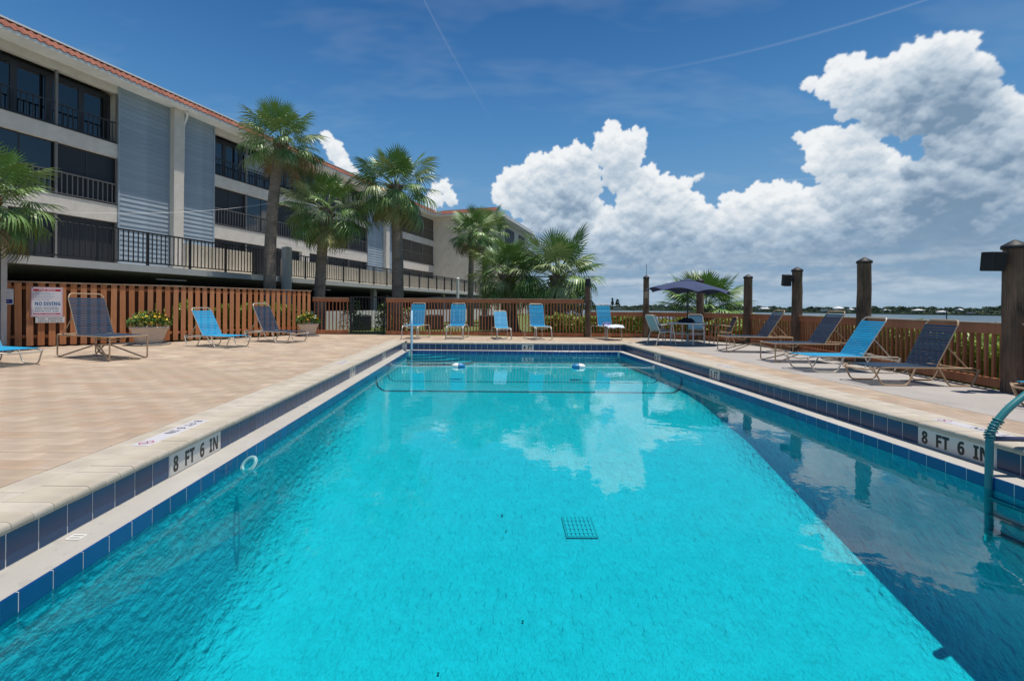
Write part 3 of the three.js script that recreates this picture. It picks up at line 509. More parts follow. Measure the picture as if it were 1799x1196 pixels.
// ------------------------------------------------------------------ ground, bay, far shore
{
  const s = polyShape([[-500, -300], [30, -300], [26, 0], [23, 12], [20, 25], [13, 36], [8, 48], [9, 70], [6, 110], [0, 170], [-500, 300]]), h = new THREE.Path();
  [[PL - 0.3, PN - 0.3], [PR + 0.3, PN - 0.3], [PR + 0.3, PF + 0.3], [PL - 0.3, PF + 0.3]].forEach(([x, Z], i) => (i ? h.lineTo(x, Z) : h.moveTo(x, Z))); h.closePath(); s.holes.push(h);
  const g = new THREE.ExtrudeGeometry(s, { depth: 2.4, bevelEnabled: false }); g.rotateX(-Math.PI / 2).translate(0, -2.54, 0);
  const turf = tex(512, (x, y, i) => { const v = 0.7 + 0.6 * (fA[i] - 0.5) + 0.4 * (fC[i] - 0.5); return [v * (0.95 + 0.3 * (fB[i] - 0.5)), v, v * 0.9]; }, 2.3);
  struct('ground', uvm(g), mat(C(0.16, 0.2, 0.05), 0.95, { map: turf }));
  const bs = polyShape([[-4500, -3000], [4500, -3000], [4500, 6000], [-4500, 6000]]), bh = new THREE.Path(); [[-40, -20], [16, -20], [16, 24], [-40, 24]].forEach(([x, Z], i) => (i ? bh.lineTo(x, Z) : bh.moveTo(x, Z))); bh.closePath(); bs.holes.push(bh);
  const bay = new THREE.ShapeGeometry(bs).rotateX(-Math.PI / 2).translate(0, -1.6, 0);
  struct('bay_water', uvm(bay), phys(C(0.06, 0.1, 0.12), 0.28, { ior: 1.33, bumpMap: T.chop, bumpScale: 0.05 }));
  const A = [30, 470], B = [250, 186];                       // the opposite shore runs obliquely away
  const shoreAt = (t) => [lerp(A[0], B[0], t), lerp(A[1], B[1], t)];
  const sh = polyShape([shoreAt(-1.6), shoreAt(2.2), [900, -100], [900, 1600], [-700, 1600]]), sg = new THREE.ExtrudeGeometry(sh, { depth: 1.2, bevelEnabled: false }); sg.rotateX(-Math.PI / 2).translate(0, -2.1, 0);
  struct('far_shore', uvm(sg), mat(C(0.1, 0.13, 0.06), 0.95));
  // the wood along the shore, one mass
  reseed(71);
  const leafQ = new THREE.BufferGeometry(); { const p = []; for (let k = 0; k < 3; k++) { const a = k * 1.05, c = Math.cos(a), sn = Math.sin(a); p.push(-0.5 * c, -0.35, -0.5 * sn, 0.5 * c, -0.3, 0.5 * sn, 0.15 * c, 0.5, 0.1 * sn); p.push(-0.4 * c, 0.1, 0.3 * sn, 0.35 * c, 0.45, 0.2, 0.1, -0.45, -0.35 * c); } leafQ.setAttribute('position', new THREE.Float32BufferAttribute(p, 3)); leafQ.computeVertexNormals(); }
  const spots = [];
  for (let t = -0.5; t < 1.7; t += 0.0022) {
    const [x, Z] = shoreAt(t), big = 0.5 + 0.5 * n2(t * 14, 3) + 0.35 * n2(t * 60, 8), hgt = 1.1 + 2.4 * clamp(big, 0.05, 1.2), cx = x + rr(6, 30), cz = Z + rr(6, 30);
    const k = 34; for (let i = 0; i < k; i++) { const a = rnd() * 6.28, e = Math.acos(1 - 1.2 * rnd()), r = hgt * 0.62; spots.push([cx + Math.cos(a) * Math.sin(e) * r * 1.2, -0.9 + hgt * 0.45 + Math.cos(e) * hgt * 0.55, -(cz + Math.sin(a) * Math.sin(e) * r), rr(0.9, 1.9)]); }
    if (rnd() < 0.5) for (let i = 0; i < 8; i++) spots.push([x + rr(2, 5), -0.8 + rr(0, 1), -(Z + rr(2, 5)), rr(0.8, 1.6)]);
  }
  const im = shade(new THREE.InstancedMesh(leafQ, mat(C(0.12, 0.16, 0.115), 0.95, { side: THREE.DoubleSide }), spots.length)); im.name = 'treeline';
  const mt = new THREE.Matrix4(), q = new THREE.Quaternion(), col = new THREE.Color();
  spots.forEach(([x, y, z, s_], i) => { q.setFromEuler(new THREE.Euler(rnd() * 6, rnd() * 6, rnd() * 6)); mt.compose(V(x, y, z), q, V(s_, s_, s_)); im.setMatrixAt(i, mt); const v = rr(0.6, 1.5); im.setColorAt(i, col.setRGB(v * rr(0.85, 1.1), v, v * rr(0.8, 1.1))); });
  tag(im, 'low dark green wood lining the opposite shore of the bay', 'trees', null, 'stuff'); scene.add(im);
  // houses on the opposite shore
  const houses = [
    [1084, 0.6, 0.55, 13, 5, 3, 'flat', 'long low pale roof on the far shore under two tall dark pines', 0.55],
    [1262, 0.6, 1, 10, 6, 3.4, 'hip', 'house with a turquoise roof across the water behind the fan palm', 0],
    [1335, 1.3, 1, 12, 7, 3.6, 'gable', 'white gabled house across the bay, right of the bare post by the umbrella', 0.9],
    [1449, 0.9, 1, 8, 5, 3.2, 'flat', 'low pale house across the bay just right of the post with a speaker', 0.75],
    [1468, 1.6, 1, 9, 6, 5.2, 'hip', 'two storey white house across the bay among several others', 0.85],
    [1490, 0.8, 1, 5, 5, 3.6, 'gable', 'small white waterside building with open ground floor across the bay', 0.8],
    [1553, 0.8, 1, 7.5, 5, 2.9, 'gable', 'low white house across the bay close right of the bare post', 0.9],
    [1611, 1.4, 1, 8, 7, 3.2, 'pyramid', 'white house with a pyramid roof across the bay', 0.92],
    [1655, 0.5, 1, 8, 5, 2.4, 'hip', 'wide white boathouse roof standing at the water across the bay', 0.92],
    [1684, 1.8, 1, 3.4, 4, 3.6, 'gable', 'small narrow white cottage among trees across the bay', 0.88],
    [1707, 0.3, 1, 8, 3, 1.5, 'flat', 'long low grey dock shelter at the water across the bay', 0.5]];
  for (const [px, lift, , w, d, hgt, kind, label, tone] of houses) {
    const m = (px - 846) / FOC; let t = ((m * A[1]) - A[0]) / ((B[0] - A[0]) - m * (B[1] - A[1])); const [x, Z] = shoreAt(t), off = kind === 'flat' || px === 1655 ? 1 : 7;
    const o = base('shore_house', x + off * 0.75, -0.95 + lift * 0.4, -(Z + off * 0.65), 0.35); o.scale.setScalar(0.48);
    const wallM = mat(C(0.55, 0.54, 0.5), 0.8), roofM = mat(tone ? C(tone * 0.8, tone * 0.8, tone * 0.82) : C(0.06, 0.42, 0.42), 0.6);
    mesh('wall', span(-w / 2, w / 2, 0, hgt * 0.6, -d / 2, d / 2), wallM, o);
    const e = 0.7, y0 = hgt * 0.6, y1 = hgt, W2 = w / 2 + e, D2 = d / 2 + e; let r;
    if (kind === 'flat') r = span(-W2, W2, y0, y0 + 0.35, -D2, D2);
    else { const rl = kind === 'gable' ? W2 : kind === 'pyramid' ? 0.3 : W2 * 0.45; const P = [[-W2, y0, D2], [W2, y0, D2], [W2, y0, -D2], [-W2, y0, -D2], [-rl, y1, 0], [rl, y1, 0]]; const F = [[0, 1, 5], [0, 5, 4], [1, 2, 5], [2, 3, 4], [2, 4, 5], [3, 0, 4], [0, 3, 2], [0, 2, 1]]; const a = []; F.forEach((f) => f.forEach((i) => a.push(...P[i]))); r = new THREE.BufferGeometry(); r.setAttribute('position', new THREE.Float32BufferAttribute(a, 3)); r.computeVertexNormals(); uvm(r); }
    mesh('roof', r, roofM, o);
    for (let k = 0; k < Math.max(2, Math.floor(w / 2.6)); k++) { const wx = -w / 2 + (k + 0.5) * w / Math.max(2, Math.floor(w / 2.6)); mesh('window', span(wx - 0.55, wx + 0.55, y0 * 0.35, y0 * 0.8, d / 2 - 0.02, d / 2 + 0.05), M.screen, o); }
    tag(o, label, 'house', 'houses across the bay');
  }
  reseed(8);
  for (const [px, hgt, label] of [[1076, 10, 'tall thin dark pine on the far shore, left of the bushier one'], [1085, 9, 'tall bushy dark pine standing over the far shore wood']]) {
    const Z = 425, x = east(px, Z), o = base('pine_tree', x, -1, -Z); mesh('trunk', tubeAlong([V(0, 0, 0), V(0.1, hgt * 0.5, 0), V(0, hgt, 0)], 0.25, 6, (t) => 0.28 * (1 - 0.8 * t)), mat(C(0.08, 0.06, 0.05)), o);
    const gs = []; for (let k = 0; k < 90; k++) { const y = rr(0.35, 1) * hgt, r = (1.15 - y / hgt) * (label.includes('bushy') ? 3.4 : 1.8); const g = leafQ.clone().scale(rr(0.7, 1.6), rr(0.7, 1.4), rr(0.7, 1.6)).rotateY(rnd() * 6).translate(rr(-r, r), y, rr(-r, r)); gs.push(g); }
    mesh('crown', mergeGeometries(gs), mat(C(0.035, 0.06, 0.03), 0.95, { side: THREE.DoubleSide }), o); tag(o, label, 'tree');
  }
  const mk = base('channel_marker', east(1664, 130), -1.8, -130); mesh('pole', new THREE.CylinderGeometry(0.12, 0.12, 3.0, 8).translate(0, 1.5, 0), mat(C(0.08, 0.08, 0.09)), mk); mesh('sign_board', span(-0.3, 0.3, 2.5, 3.1, 0.1, 0.16), mat(C(0.1, 0.12, 0.1)), mk); tag(mk, 'dark channel marker pole standing in the bay', 'pole');
  const mb = base('mangrove_bush', 19.2, -1.6, -62); const ms = []; for (let k = 0; k < 700; k++) { const a = rnd() * 6.28, e = Math.sqrt(rnd()), x = Math.cos(a) * e * 3.6, z = Math.sin(a) * e * 2.4, y = 2.4 * Math.sqrt(Math.max(0, 1 - e * e)) * (0.75 + 0.25 * n2(x, z)) * rr(0.5, 1) + 0.1; ms.push(leafQ.clone().scale(0.5, 0.4, 0.5).rotateX(rnd() * 6).rotateY(rnd() * 6).translate(x, y, z)); }
  mesh('foliage', mergeGeometries(ms), mat(C(0.12, 0.19, 0.05), 0.9, { side: THREE.DoubleSide }), mb); mesh('stem', pipe([[0, 0, 0], [0.2, 0.8, 0.1], [0.1, 1.6, 0]], 0.12, 6, 6), M.dark, mb); tag(mb, 'rounded light green mangrove bush standing in the bay beyond the low fence', 'bush');
}

// ------------------------------------------------------------------ apartment building and its raised terrace
const bld = base('apartment_building', -19.69, 0, -25, degToRad(70));
tag(bld, 'long three storey apartment building with red tile roof and blue siding', 'building');
{
  const X0 = -14, X1 = 38.9, WING = 57.6, OUT = 8.0, B2 = [5.61, 6.52], B3 = [9.07, 9.82], HEAD = [12.54, 12.93], FL = 2.6;
  const P = (name, geo, m, parent = bld) => mesh(name, geo, m, parent);
  const back = -1.9;                                            // depth of the balconies behind the front plane
  P('inner_wall', [span(X0, X1, 0, 12.9, -13, back), span(X0, X1, 9.62, 9.7, back, -0.1), span(X0, X1, 6.32, 6.4, back, -0.1)], M.stucco);
  // front bands between the storeys and over the top windows
  const bays = [[-8.2, -5.44], [-5.44, -2.72], [-2.72, 0], [5.84, 8.53], [8.53, 11.4], [11.4, 14.35], [14.35, 17.4], [17.4, 20.5], [20.5, 23.5]];
  for (const [a, b] of [[X0, 0], [5.84, 23.5], [29.8, X1]]) {
    P('spandrel_band', span(a, b, B2[0], B2[1], -0.3, 0), M.stucco); P('spandrel_band', span(a, b, B3[0], B3[1], -0.3, 0), M.stucco); P('spandrel_band', span(a, b, HEAD[0], HEAD[1], -0.3, 0), M.stucco);
    P('sill_cap', [span(a, b, B2[1], B2[1] + 0.04, -0.3, 0.03), span(a, b, B3[1], B3[1] + 0.04, -0.3, 0.03)], M.frame);
  }
  P('wall', span(X0, -8.2, FL, 12.9, -1.8, -0.02), M.stucco);
  // glazed or screened balcony bays: posts, panes, rail and balusters
  const levels = [[B3[1] + 0.04, HEAD[0], M.pane], [B2[1] + 0.04, B3[0], M.screen], [FL, B2[0], M.screen]];
  bays.forEach(([a, b], bi) => levels.forEach(([y0, y1, gm], li) => {
    const w = new THREE.Group(); w.name = 'balcony_window'; bld.add(w); const m = (a + b) / 2;
    if (li === 0) { // glass doors set back behind the rail
      P('window_frame', [span(a, a + 0.16, y0, y1, -0.75, -0.66), span(m - 0.13, m + 0.13, y0, y1, -0.75, -0.66), span(b - 0.16, b, y0, y1, -0.75, -0.66), span(a + 0.16, m - 0.13, y1 - 0.25, y1, -0.75, -0.66), span(m + 0.13, b - 0.16, y1 - 0.25, y1, -0.75, -0.66)], M.frame, w);
      for (const [p, q] of [[a + 0.16, m - 0.13], [m + 0.13, b - 0.16]]) P('pane', span(p, q, y0, y1 - 0.25, -0.72, -0.7), gm, w);
    } else {
      P('window_frame', [span(a, a + 0.06, y0, y1, -0.26, -0.2), span(m - 0.03, m + 0.03, y0, y1, -0.26, -0.2), span(b - 0.06, b, y0, y1, -0.26, -0.2), span(a + 0.06, m - 0.03, y1 - 0.06, y1, -0.26, -0.2), span(m + 0.03, b - 0.06, y1 - 0.06, y1, -0.26, -0.2)], M.frame, w);
      for (const [p, q] of [[a + 0.06, m - 0.03], [m + 0.03, b - 0.06]]) P('pane', span(p, q, y0, y1 - 0.06, -0.24, -0.22), bi % 3 === 1 && li === 1 ? M.pane : gm, w);
    }
    P('bay_post', span(b - 0.06, b + 0.04, y0, y1, -0.14, -0.04), M.post, w);
    if (li < 2) { const rail = new THREE.Group(); rail.name = 'balcony_rail'; bld.add(rail); P('top_rail', [span(a + 0.05, b - 0.07, y0 + 1.06, y0 + 1.12, -0.12, -0.05), span(a + 0.05, b - 0.07, y0 + 0.04, y0 + 0.08, -0.12, -0.05)], li ? M.post : M.frame, rail);
      const bg = span(-0.018, 0.018, y0 + 0.08, y0 + 1.06, -0.105, -0.07); for (let k = 1; k <= 11; k++) { const q = mesh('baluster', bg, li ? M.post : M.frame, rail); q.position.x = lerp(a, b, k / 12); } }
  }));
  for (const [y0, y1] of [[B3[1] + 0.04, HEAD[0]], [B2[1] + 0.04, B3[0]], [FL + 1.5, B2[0]]]) for (let k = 0; k < 3; k++) { // the plain window wall at the inner corner
    const a = 29.8 + k * 3.03, b = a + 3.03, w = new THREE.Group(); w.name = 'corner_window'; bld.add(w); const ym = lerp(y0, y1, 0.48);
    P('window_frame', [span(a, a + 0.05, y0, y1, -0.2, -0.1), span(b - 0.05, b, y0, y1, -0.2, -0.1), span(a + 0.05, b - 0.05, ym - 0.03, ym + 0.03, -0.2, -0.1)], M.post, w);
    P('pane', span(a + 0.05, b - 0.05, y0, ym - 0.03, -0.17, -0.15), M.pane, w); P('pane', span(a + 0.05, b - 0.05, ym + 0.03, y1, -0.17, -0.15), M.pane, w);
  }
  P('wall', [span(29.8, X1, FL, FL + 1.5, -0.3, -0.02)], M.stucco);
  // lapped siding, board by board
  const lap = (w) => { const s = new THREE.Shape(); s.moveTo(0, 0); s.lineTo(0.05, 0); s.lineTo(0.012, 0.268); s.lineTo(0, 0.268); s.closePath(); const g = new THREE.ExtrudeGeometry(s, { depth: w, bevelEnabled: false }); g.rotateY(Math.PI / 2); g.scale(1, 1, -1); const idx = g.index; g.translate(0, 0, 0); const p = g.toNonIndexed ? (g.index ? g.toNonIndexed() : g) : g; const a = p.attributes.position; for (let i = 0; i < a.count; i += 3) for (let c = 0; c < 3; c++) { const t = a.array[(i + 1) * 3 + c]; a.array[(i + 1) * 3 + c] = a.array[(i + 2) * 3 + c]; a.array[(i + 2) * 3 + c] = t; } p.computeVertexNormals(); return uvm(p); };
  for (const [a, b] of [[0, 2.83], [3.45, 5.84], [23.5, 26.4], [27.1, 29.8]]) {
    const s = new THREE.Group(); s.name = 'siding'; bld.add(s); P('siding_backing', span(a, b, FL, 12.93, -1.8, -0.003), M.stucco, s);
    P('corner_trim', [span(a - 0.02, a + 0.07, FL, 12.93, 0.0, 0.07), span(b - 0.07, b + 0.02, FL, 12.93, 0.0, 0.07)], M.siding[0], s);
    const g = lap(b - a - 0.14); for (let k = 0; k < 39; k++) { const y = FL + k * 0.265; if (y > 12.7) break; const q = mesh('board', g, M.siding[Math.floor(rnd() * 3)], s); q.position.set(a + 0.07, y, 0); }
  }
  for (const [a, b] of [[2.83, 3.45], [26.4, 27.1]]) P('column', span(a, b, 0, 12.93, -1.0, 0.42), M.stucco);
  P('blind', span(8.85, 11.1, 11.0, 12.1, -0.62, -0.6), mat(C(0.4, 0.46, 0.53), 0.9));
  P('pilaster', span(14.0, 14.9, FL, B2[0], -0.28, 0.08), M.stucco);
  P('rain_pipe', pipe([[3.5, 12.9, 0.6], [3.55, 12.55, 0.5], [3.5, 12.1, 0.3], [3.5, 9, 0.28]], 0.06, 7, 0, 0.1), M.soffit);
  // eaves, tile skirt, white cap, flat roof
  const E = 1.08, roof = new THREE.Group(); roof.name = 'roof'; bld.add(roof);
  P('soffit', [span(X0, X1 - 1.2, 12.935, 13.0, -0.3, E)], M.soffit, roof); P('soffit', span(X1 - 1.2, WING + 1.2, 12.935, 13.0, -0.3, OUT + E), M.soffit, roof);
  P('fascia', [span(X0, X1 - 1.24, 12.9, 13.05, E, E + 0.04), span(X1 - 1.24, X1 - 1.2, 12.9, 13.05, E + 0.04, OUT + E), span(X1 - 1.24, WING + 1.2, 12.9, 13.05, OUT + E, OUT + E + 0.04)], M.soffit, roof);
  P('flat_roof', [span(X0, X1 - 1.2, 13.0, 13.5, -13, E - 0.55), span(X1 - 0.6, WING, 13.0, 13.5, -13, OUT + E - 0.55)], M.slab, roof);
  const barrel = (() => { // one s-shaped clay tile, 0.3 wide, sloping up and back
    const prof = []; for (let k = 0; k <= 8; k++) { const t = k / 8; prof.push([t * 0.3, 0.035 * Math.sin(t * Math.PI * 2)]); }
    const a = []; const at = (i, top) => { const [u, h] = prof[i]; return top ? [u, 0.27 + h * 0.9, -0.27] : [u, h, 0]; };
    const atT = (i, top) => { const p = at(i, top); return [p[0], p[1] - 0.03, p[2] - 0.02]; };
    for (let i = 0; i < 8; i++) { const A_ = at(i, 0), B_ = at(i + 1, 0), C_ = at(i + 1, 1), D_ = at(i, 1), E_ = atT(i, 0), F_ = atT(i + 1, 0); a.push(...A_, ...B_, ...C_, ...A_, ...C_, ...D_, ...E_, ...F_, ...B_, ...E_, ...B_, ...A_); }
    const g = new THREE.BufferGeometry(); g.setAttribute('position', new THREE.Float32BufferAttribute(a, 3)); g.computeVertexNormals(); return uvm(g);
  })();
  reseed(33);
  const tiles = []; for (let r = 0; r < 2; r++) { for (let x = X0 + 8; x < X1 - 1.5; x += 0.3) tiles.push([x, r, 0]); for (let z = 1.6; z < OUT + E; z += 0.3) tiles.push([z, r, 1]); }
  const massT = [];
  tiles.forEach(([u, r, side]) => {
    const y = 13.06 + r * 0.25, o = 0.07 - r * 0.25, p = side === 0 ? [u, y, E + o] : side === 1 ? [X1 - 1.2 - o, y, u] : [u, y, OUT + E + o], turn = side === 1 ? -Math.PI / 2 : 0;
    if (side === 0 && u < X1 - 1.5) { const t = mesh('roof_tile', barrel, M.roofTile[Math.floor(rnd() * 3)], roof); t.position.set(...p); t.rotation.y = turn; } else { const g = barrel.clone().rotateY(turn).translate(...p); massT.push(g); }
  });
  const mt = P('roof_tile_field', join(massT), M.roofTile[0], roof); mt.userData.kind = 'stuff';
  P('roof_edge', span(X1 - 1.2, WING + 1.2, 13.05, 13.2, OUT + E - 0.02, OUT + E + 0.03), M.white, roof); P('roof_slope', uvm((() => { const y0 = 13.2, z0 = OUT + E, g = new THREE.BufferGeometry(); g.setAttribute('position', new THREE.Float32BufferAttribute([X1 - 1.2, y0, z0, WING + 1.2, y0, z0, WING + 1.2, y0 + 0.33, z0 - 0.62, X1 - 1.2, y0, z0, WING + 1.2, y0 + 0.33, z0 - 0.62, X1 - 0.6, y0 + 0.33, z0 - 0.62], 3)); g.computeVertexNormals(); return g; })()), M.slab, roof); P('roof_cap', [span(X0, X1 - 0.5, 13.52, 13.6, E - 0.62, E - 0.3), span(X1 - 0.82, X1 - 0.5, 13.52, 13.6, E - 0.3, OUT + E - 0.3), span(X1 - 0.5, WING + 1, 13.52, 13.6, OUT + E - 0.62, OUT + E - 0.3)], M.white, roof);
  // the wing that steps out at the far end
  P('wing_wall', [span(X1, WING, 0, 12.935, -13, OUT)], M.cream);
  P('wing_window', [span(45, 49.5, 10.1, 12.2, OUT + 0.01, OUT + 0.05), span(45, 49.5, 6.8, 8.9, OUT + 0.01, OUT + 0.05), span(52, 55.5, 10.1, 12.2, OUT + 0.01, OUT + 0.05), span(52, 55.5, 6.8, 8.9, OUT + 0.01, OUT + 0.05)], M.screen);
}
const terrace = base('raised_terrace', -12.28, 0, -15.6, degToRad(70.75));
tag(terrace, 'raised concrete terrace with dark railing in front of the apartment building', 'terrace');
{
  const P = (name, geo, m, parent = terrace) => mesh(name, geo, m, parent), S0 = -9, S1 = 44, top = 2.61;
  P('slab', span(S0, S1, 2.37, top, -10, 0), M.slab);
  const rail = new THREE.Group(); rail.name = 'railing'; terrace.add(rail);
  P('top_rail', [span(S0, S1, 3.77, 3.82, -0.17, -0.11), span(S0, S1, 2.69, 2.73, -0.16, -0.12)], M.blackMetal, rail);
  const postG = span(-0.035, 0.035, top, 3.77, -0.175, -0.105), balG = span(-0.014, 0.014, 2.73, 3.77, -0.154, -0.126), far = [];
  for (let k = 0, s = S0 + 0.2; s < S1; s += 0.165, k++) { if (k % 10 === 0) { const q = mesh('rail_post', postG, M.blackMetal, rail); q.position.x = s; } else if (s > -4 && s < 32) { const q = mesh('baluster', balG, M.blackMetal, rail); q.position.x = s; } else far.push(balG.clone().translate(s, 0, 0)); }
  const fb = P('baluster_row', join(far), M.blackMetal, rail); fb.userData.kind = 'stuff';
  for (const [a, b, h] of [[3.2, 6.6, 3.72], [8.6, 20, 3.64], [20.2, 44, 3.62]]) P('patio_wall', span(a, b, top, h, -1.1, -0.95), M.cream);
  for (let k = 0; k < 5; k++) P('shutter', span(6.7 + k * 0.37, 7.04 + k * 0.37, top, 4.1, -1.05, -1.0), M.frame);
  for (const s of [17.9, 30, 40]) P('column', span(s - 0.18, s + 0.18, -0.1, 2.368, -1.55, -1.25), M.slab);
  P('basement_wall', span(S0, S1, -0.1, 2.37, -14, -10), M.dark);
  // pale parapet of the parking bays under the slab
  P('parking_wall', span(8, S1, -0.12, 0.92, 0.9, 1.06), M.whiteWall);
  P('lamp_tube', [span(1.7, 2.9, 2.16, 2.19, -0.55, -0.5), span(10.5, 12, 2.1, 2.13, -0.6, -0.55)], M.soffit);
  P('block_pillar', span(-4.4, -2.95, -0.1, 4.35, 0.004, 0.16), M.whiteWall);
  const courses = []; for (let k = 0; k < 22; k++) courses.push(span(-4.41, -2.94, -0.1 + k * 0.2, 0.092 + k * 0.2, 0.01, 0.17)); P('block_course', courses, M.whiteWall);
  P('down_pipe', pipe([[-3.15, -0.1, 0.22], [-3.15, 4.3, 0.22]], 0.05, 8), mat(C(0.02, 0.03, 0.06), 0.5));
  P('round_pillar', uvm(lathe([[0, -0.1], [0.235, -0.1], [0.235, 4.02], [0.2, 4.06], [0, 4.06]], 20).translate(7.5, 0, 0.3)), M.slab);
}
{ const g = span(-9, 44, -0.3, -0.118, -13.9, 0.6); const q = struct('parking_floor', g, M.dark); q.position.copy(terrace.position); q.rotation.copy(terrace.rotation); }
// loose poles and plant equipment on the lawn
reseed(5);
for (const [px, Z, h, label] of [[804, 27, 2.95, 'thin white pole on the lawn beside the distant narrow palm'], [874.5, 25, 2.55, 'white pole on the lawn under the low bushy palms']]) {
  const o = base('white_pole', east(px, Z), -0.14, -Z); mesh('pole', new THREE.CylinderGeometry(0.085, 0.085, h, 10).translate(0, h / 2, 0), M.white, o); mesh('pole_cap', new THREE.SphereGeometry(0.09, 10, 6).translate(0, h, 0), M.white, o); tag(o, label, 'pole');
}
{
  const o = base('air_conditioner', east(636, 25.5), -0.14, -25.5, 0.3);
  mesh('casing', soft(0.95, 0.82, 0.85, 0.03, 0, 0.43, 0), mat(C(0.035, 0.036, 0.04), 0.6), o);
  for (let k = 0; k < 8; k++) mesh('louvre', span(-0.44, 0.44, 0.09 + k * 0.09, 0.13 + k * 0.09, 0.425, 0.437), mat(C(0.06, 0.062, 0.066), 0.5), o);
  mesh('fan_guard', new THREE.TorusGeometry(0.3, 0.02, 6, 20).rotateX(Math.PI / 2).translate(0, 0.85, 0), M.black, o);
  tag(o, 'dark grey air conditioner behind the black gate', 'air conditioner');
  copy(o, east(762, 27), -0.14, -27, 0.3, 'dark grey air conditioner behind the rail fence between two blue chairs');
  copy(o, east(858, 27), -0.14, -27, 0.3, 'dark grey air conditioner on the lawn beside the white pole');
}

// ------------------------------------------------------------------ palms
const frondMats = [[0.14, 0.245, 0.065], [0.18, 0.29, 0.085], [0.105, 0.2, 0.055], [0.3, 0.37, 0.17]].map((c) => phys(C(...c), 0.42, { side: THREE.DoubleSide, transmission: 0, specularIntensity: 0.9 }));
const frondOld = [[0.2, 0.2, 0.06], [0.24, 0.17, 0.09]].map((c) => mat(C(...c), 0.7, { side: THREE.DoubleSide }));
const barkMat = mat(C(0.33, 0.285, 0.245), 0.95, { map: T.bark, bumpMap: T.bark, bumpScale: 0.05 });
function frond(seed, R, droop, fold, petiole) {         // a costapalmate fan: leaf stalk, arched rib, folded leaflets with hanging tips
  reseed(seed);
  const pos = [], tri = (a, b, c) => pos.push(a.x, a.y, a.z, b.x, b.y, b.z, c.x, c.y, c.z);
  const n = 32, span_ = 2.15, rib = R * 0.45;
  for (let k = 0; k < n; k++) {
    const th = lerp(-span_, span_, (k + 0.5) / n), dth = span_ * 2 / n, q = 1 - Math.abs(th) / span_;
    const root = V(0, -droop * 0.25 * q * q * rib, rib * q * 0.9), dir = V(Math.sin(th), 0, Math.cos(th)), L = R * (0.72 + 0.28 * Math.cos(th * 0.75)) * rr(0.86, 1.08) - rib * q * 0.35, hang = droop * rr(0.75, 1.35);
    const side = V(Math.cos(th), 0, -Math.sin(th)), st = [0.03, 0.3, 0.52, 0.74, 1], P = [];
    const twist = rr(-0.4, 0.4), split = rr(0.42, 0.58);
    for (const s of st) {
      const w = (s < split ? s * L * Math.tan(dth / 2) * 1.02 : split * L * Math.tan(dth / 2) * 1.02 * (1 - (s - split) / (1 - split)) ** 0.8) + 0.003;
      const y = -hang * L * (0.15 * s + 0.55 * s * s * s) - fold * Math.abs(Math.sin(th)) * s * L * 0.3;
      const c = root.clone().addScaledVector(dir, s * L * (1 - 0.22 * hang * s * s)); c.y += y;
      const tw = twist * s, up = fold * 0.0 + (k % 2 ? 1 : -1) * w * 0.35;
      P.push([c.clone().addScaledVector(side, -w * Math.cos(tw)).add(V(0, -w * Math.sin(tw) + up * 0.5, 0)), c.clone().addScaledVector(side, w * Math.cos(tw)).add(V(0, w * Math.sin(tw) - up * 0.5, 0))]);
    }
    for (let i = 0; i < st.length - 1; i++) { tri(P[i][0], P[i][1], P[i + 1][1]); if (i < st.length - 2) tri(P[i][0], P[i + 1][1], P[i + 1][0]); }
  }
  for (let i = 0; i < pos.length; i += 3) pos[i + 2] += petiole;
  const g = new THREE.BufferGeometry(); g.setAttribute('position', new THREE.Float32BufferAttribute(pos, 3)); g.computeVertexNormals(); g.setAttribute('uv', new THREE.Float32BufferAttribute(new Float32Array(pos.length / 3 * 2), 2));
  const stalk = tubeAlong([V(0, 0, 0), V(0, 0.02, petiole * 0.5), V(0, 0, petiole), V(0, -droop * 0.1 * rib, petiole + rib * 0.6)], 0.016, 4, (t) => 0.022 * (1 - 0.75 * t)).toNonIndexed();
  return mergeGeometries([g, stalk]);
}
const fronds = { up: [1, 2].map((s) => frond(s * 11, 1, 0.1, 0.35, 0.85)), mid: [3, 4, 5].map((s) => frond(s * 11, 1, 0.45, 0.5, 1.0)), low: [6, 7, 8].map((s) => frond(s * 11, 1, 0.95, 0.7, 0.95)) };
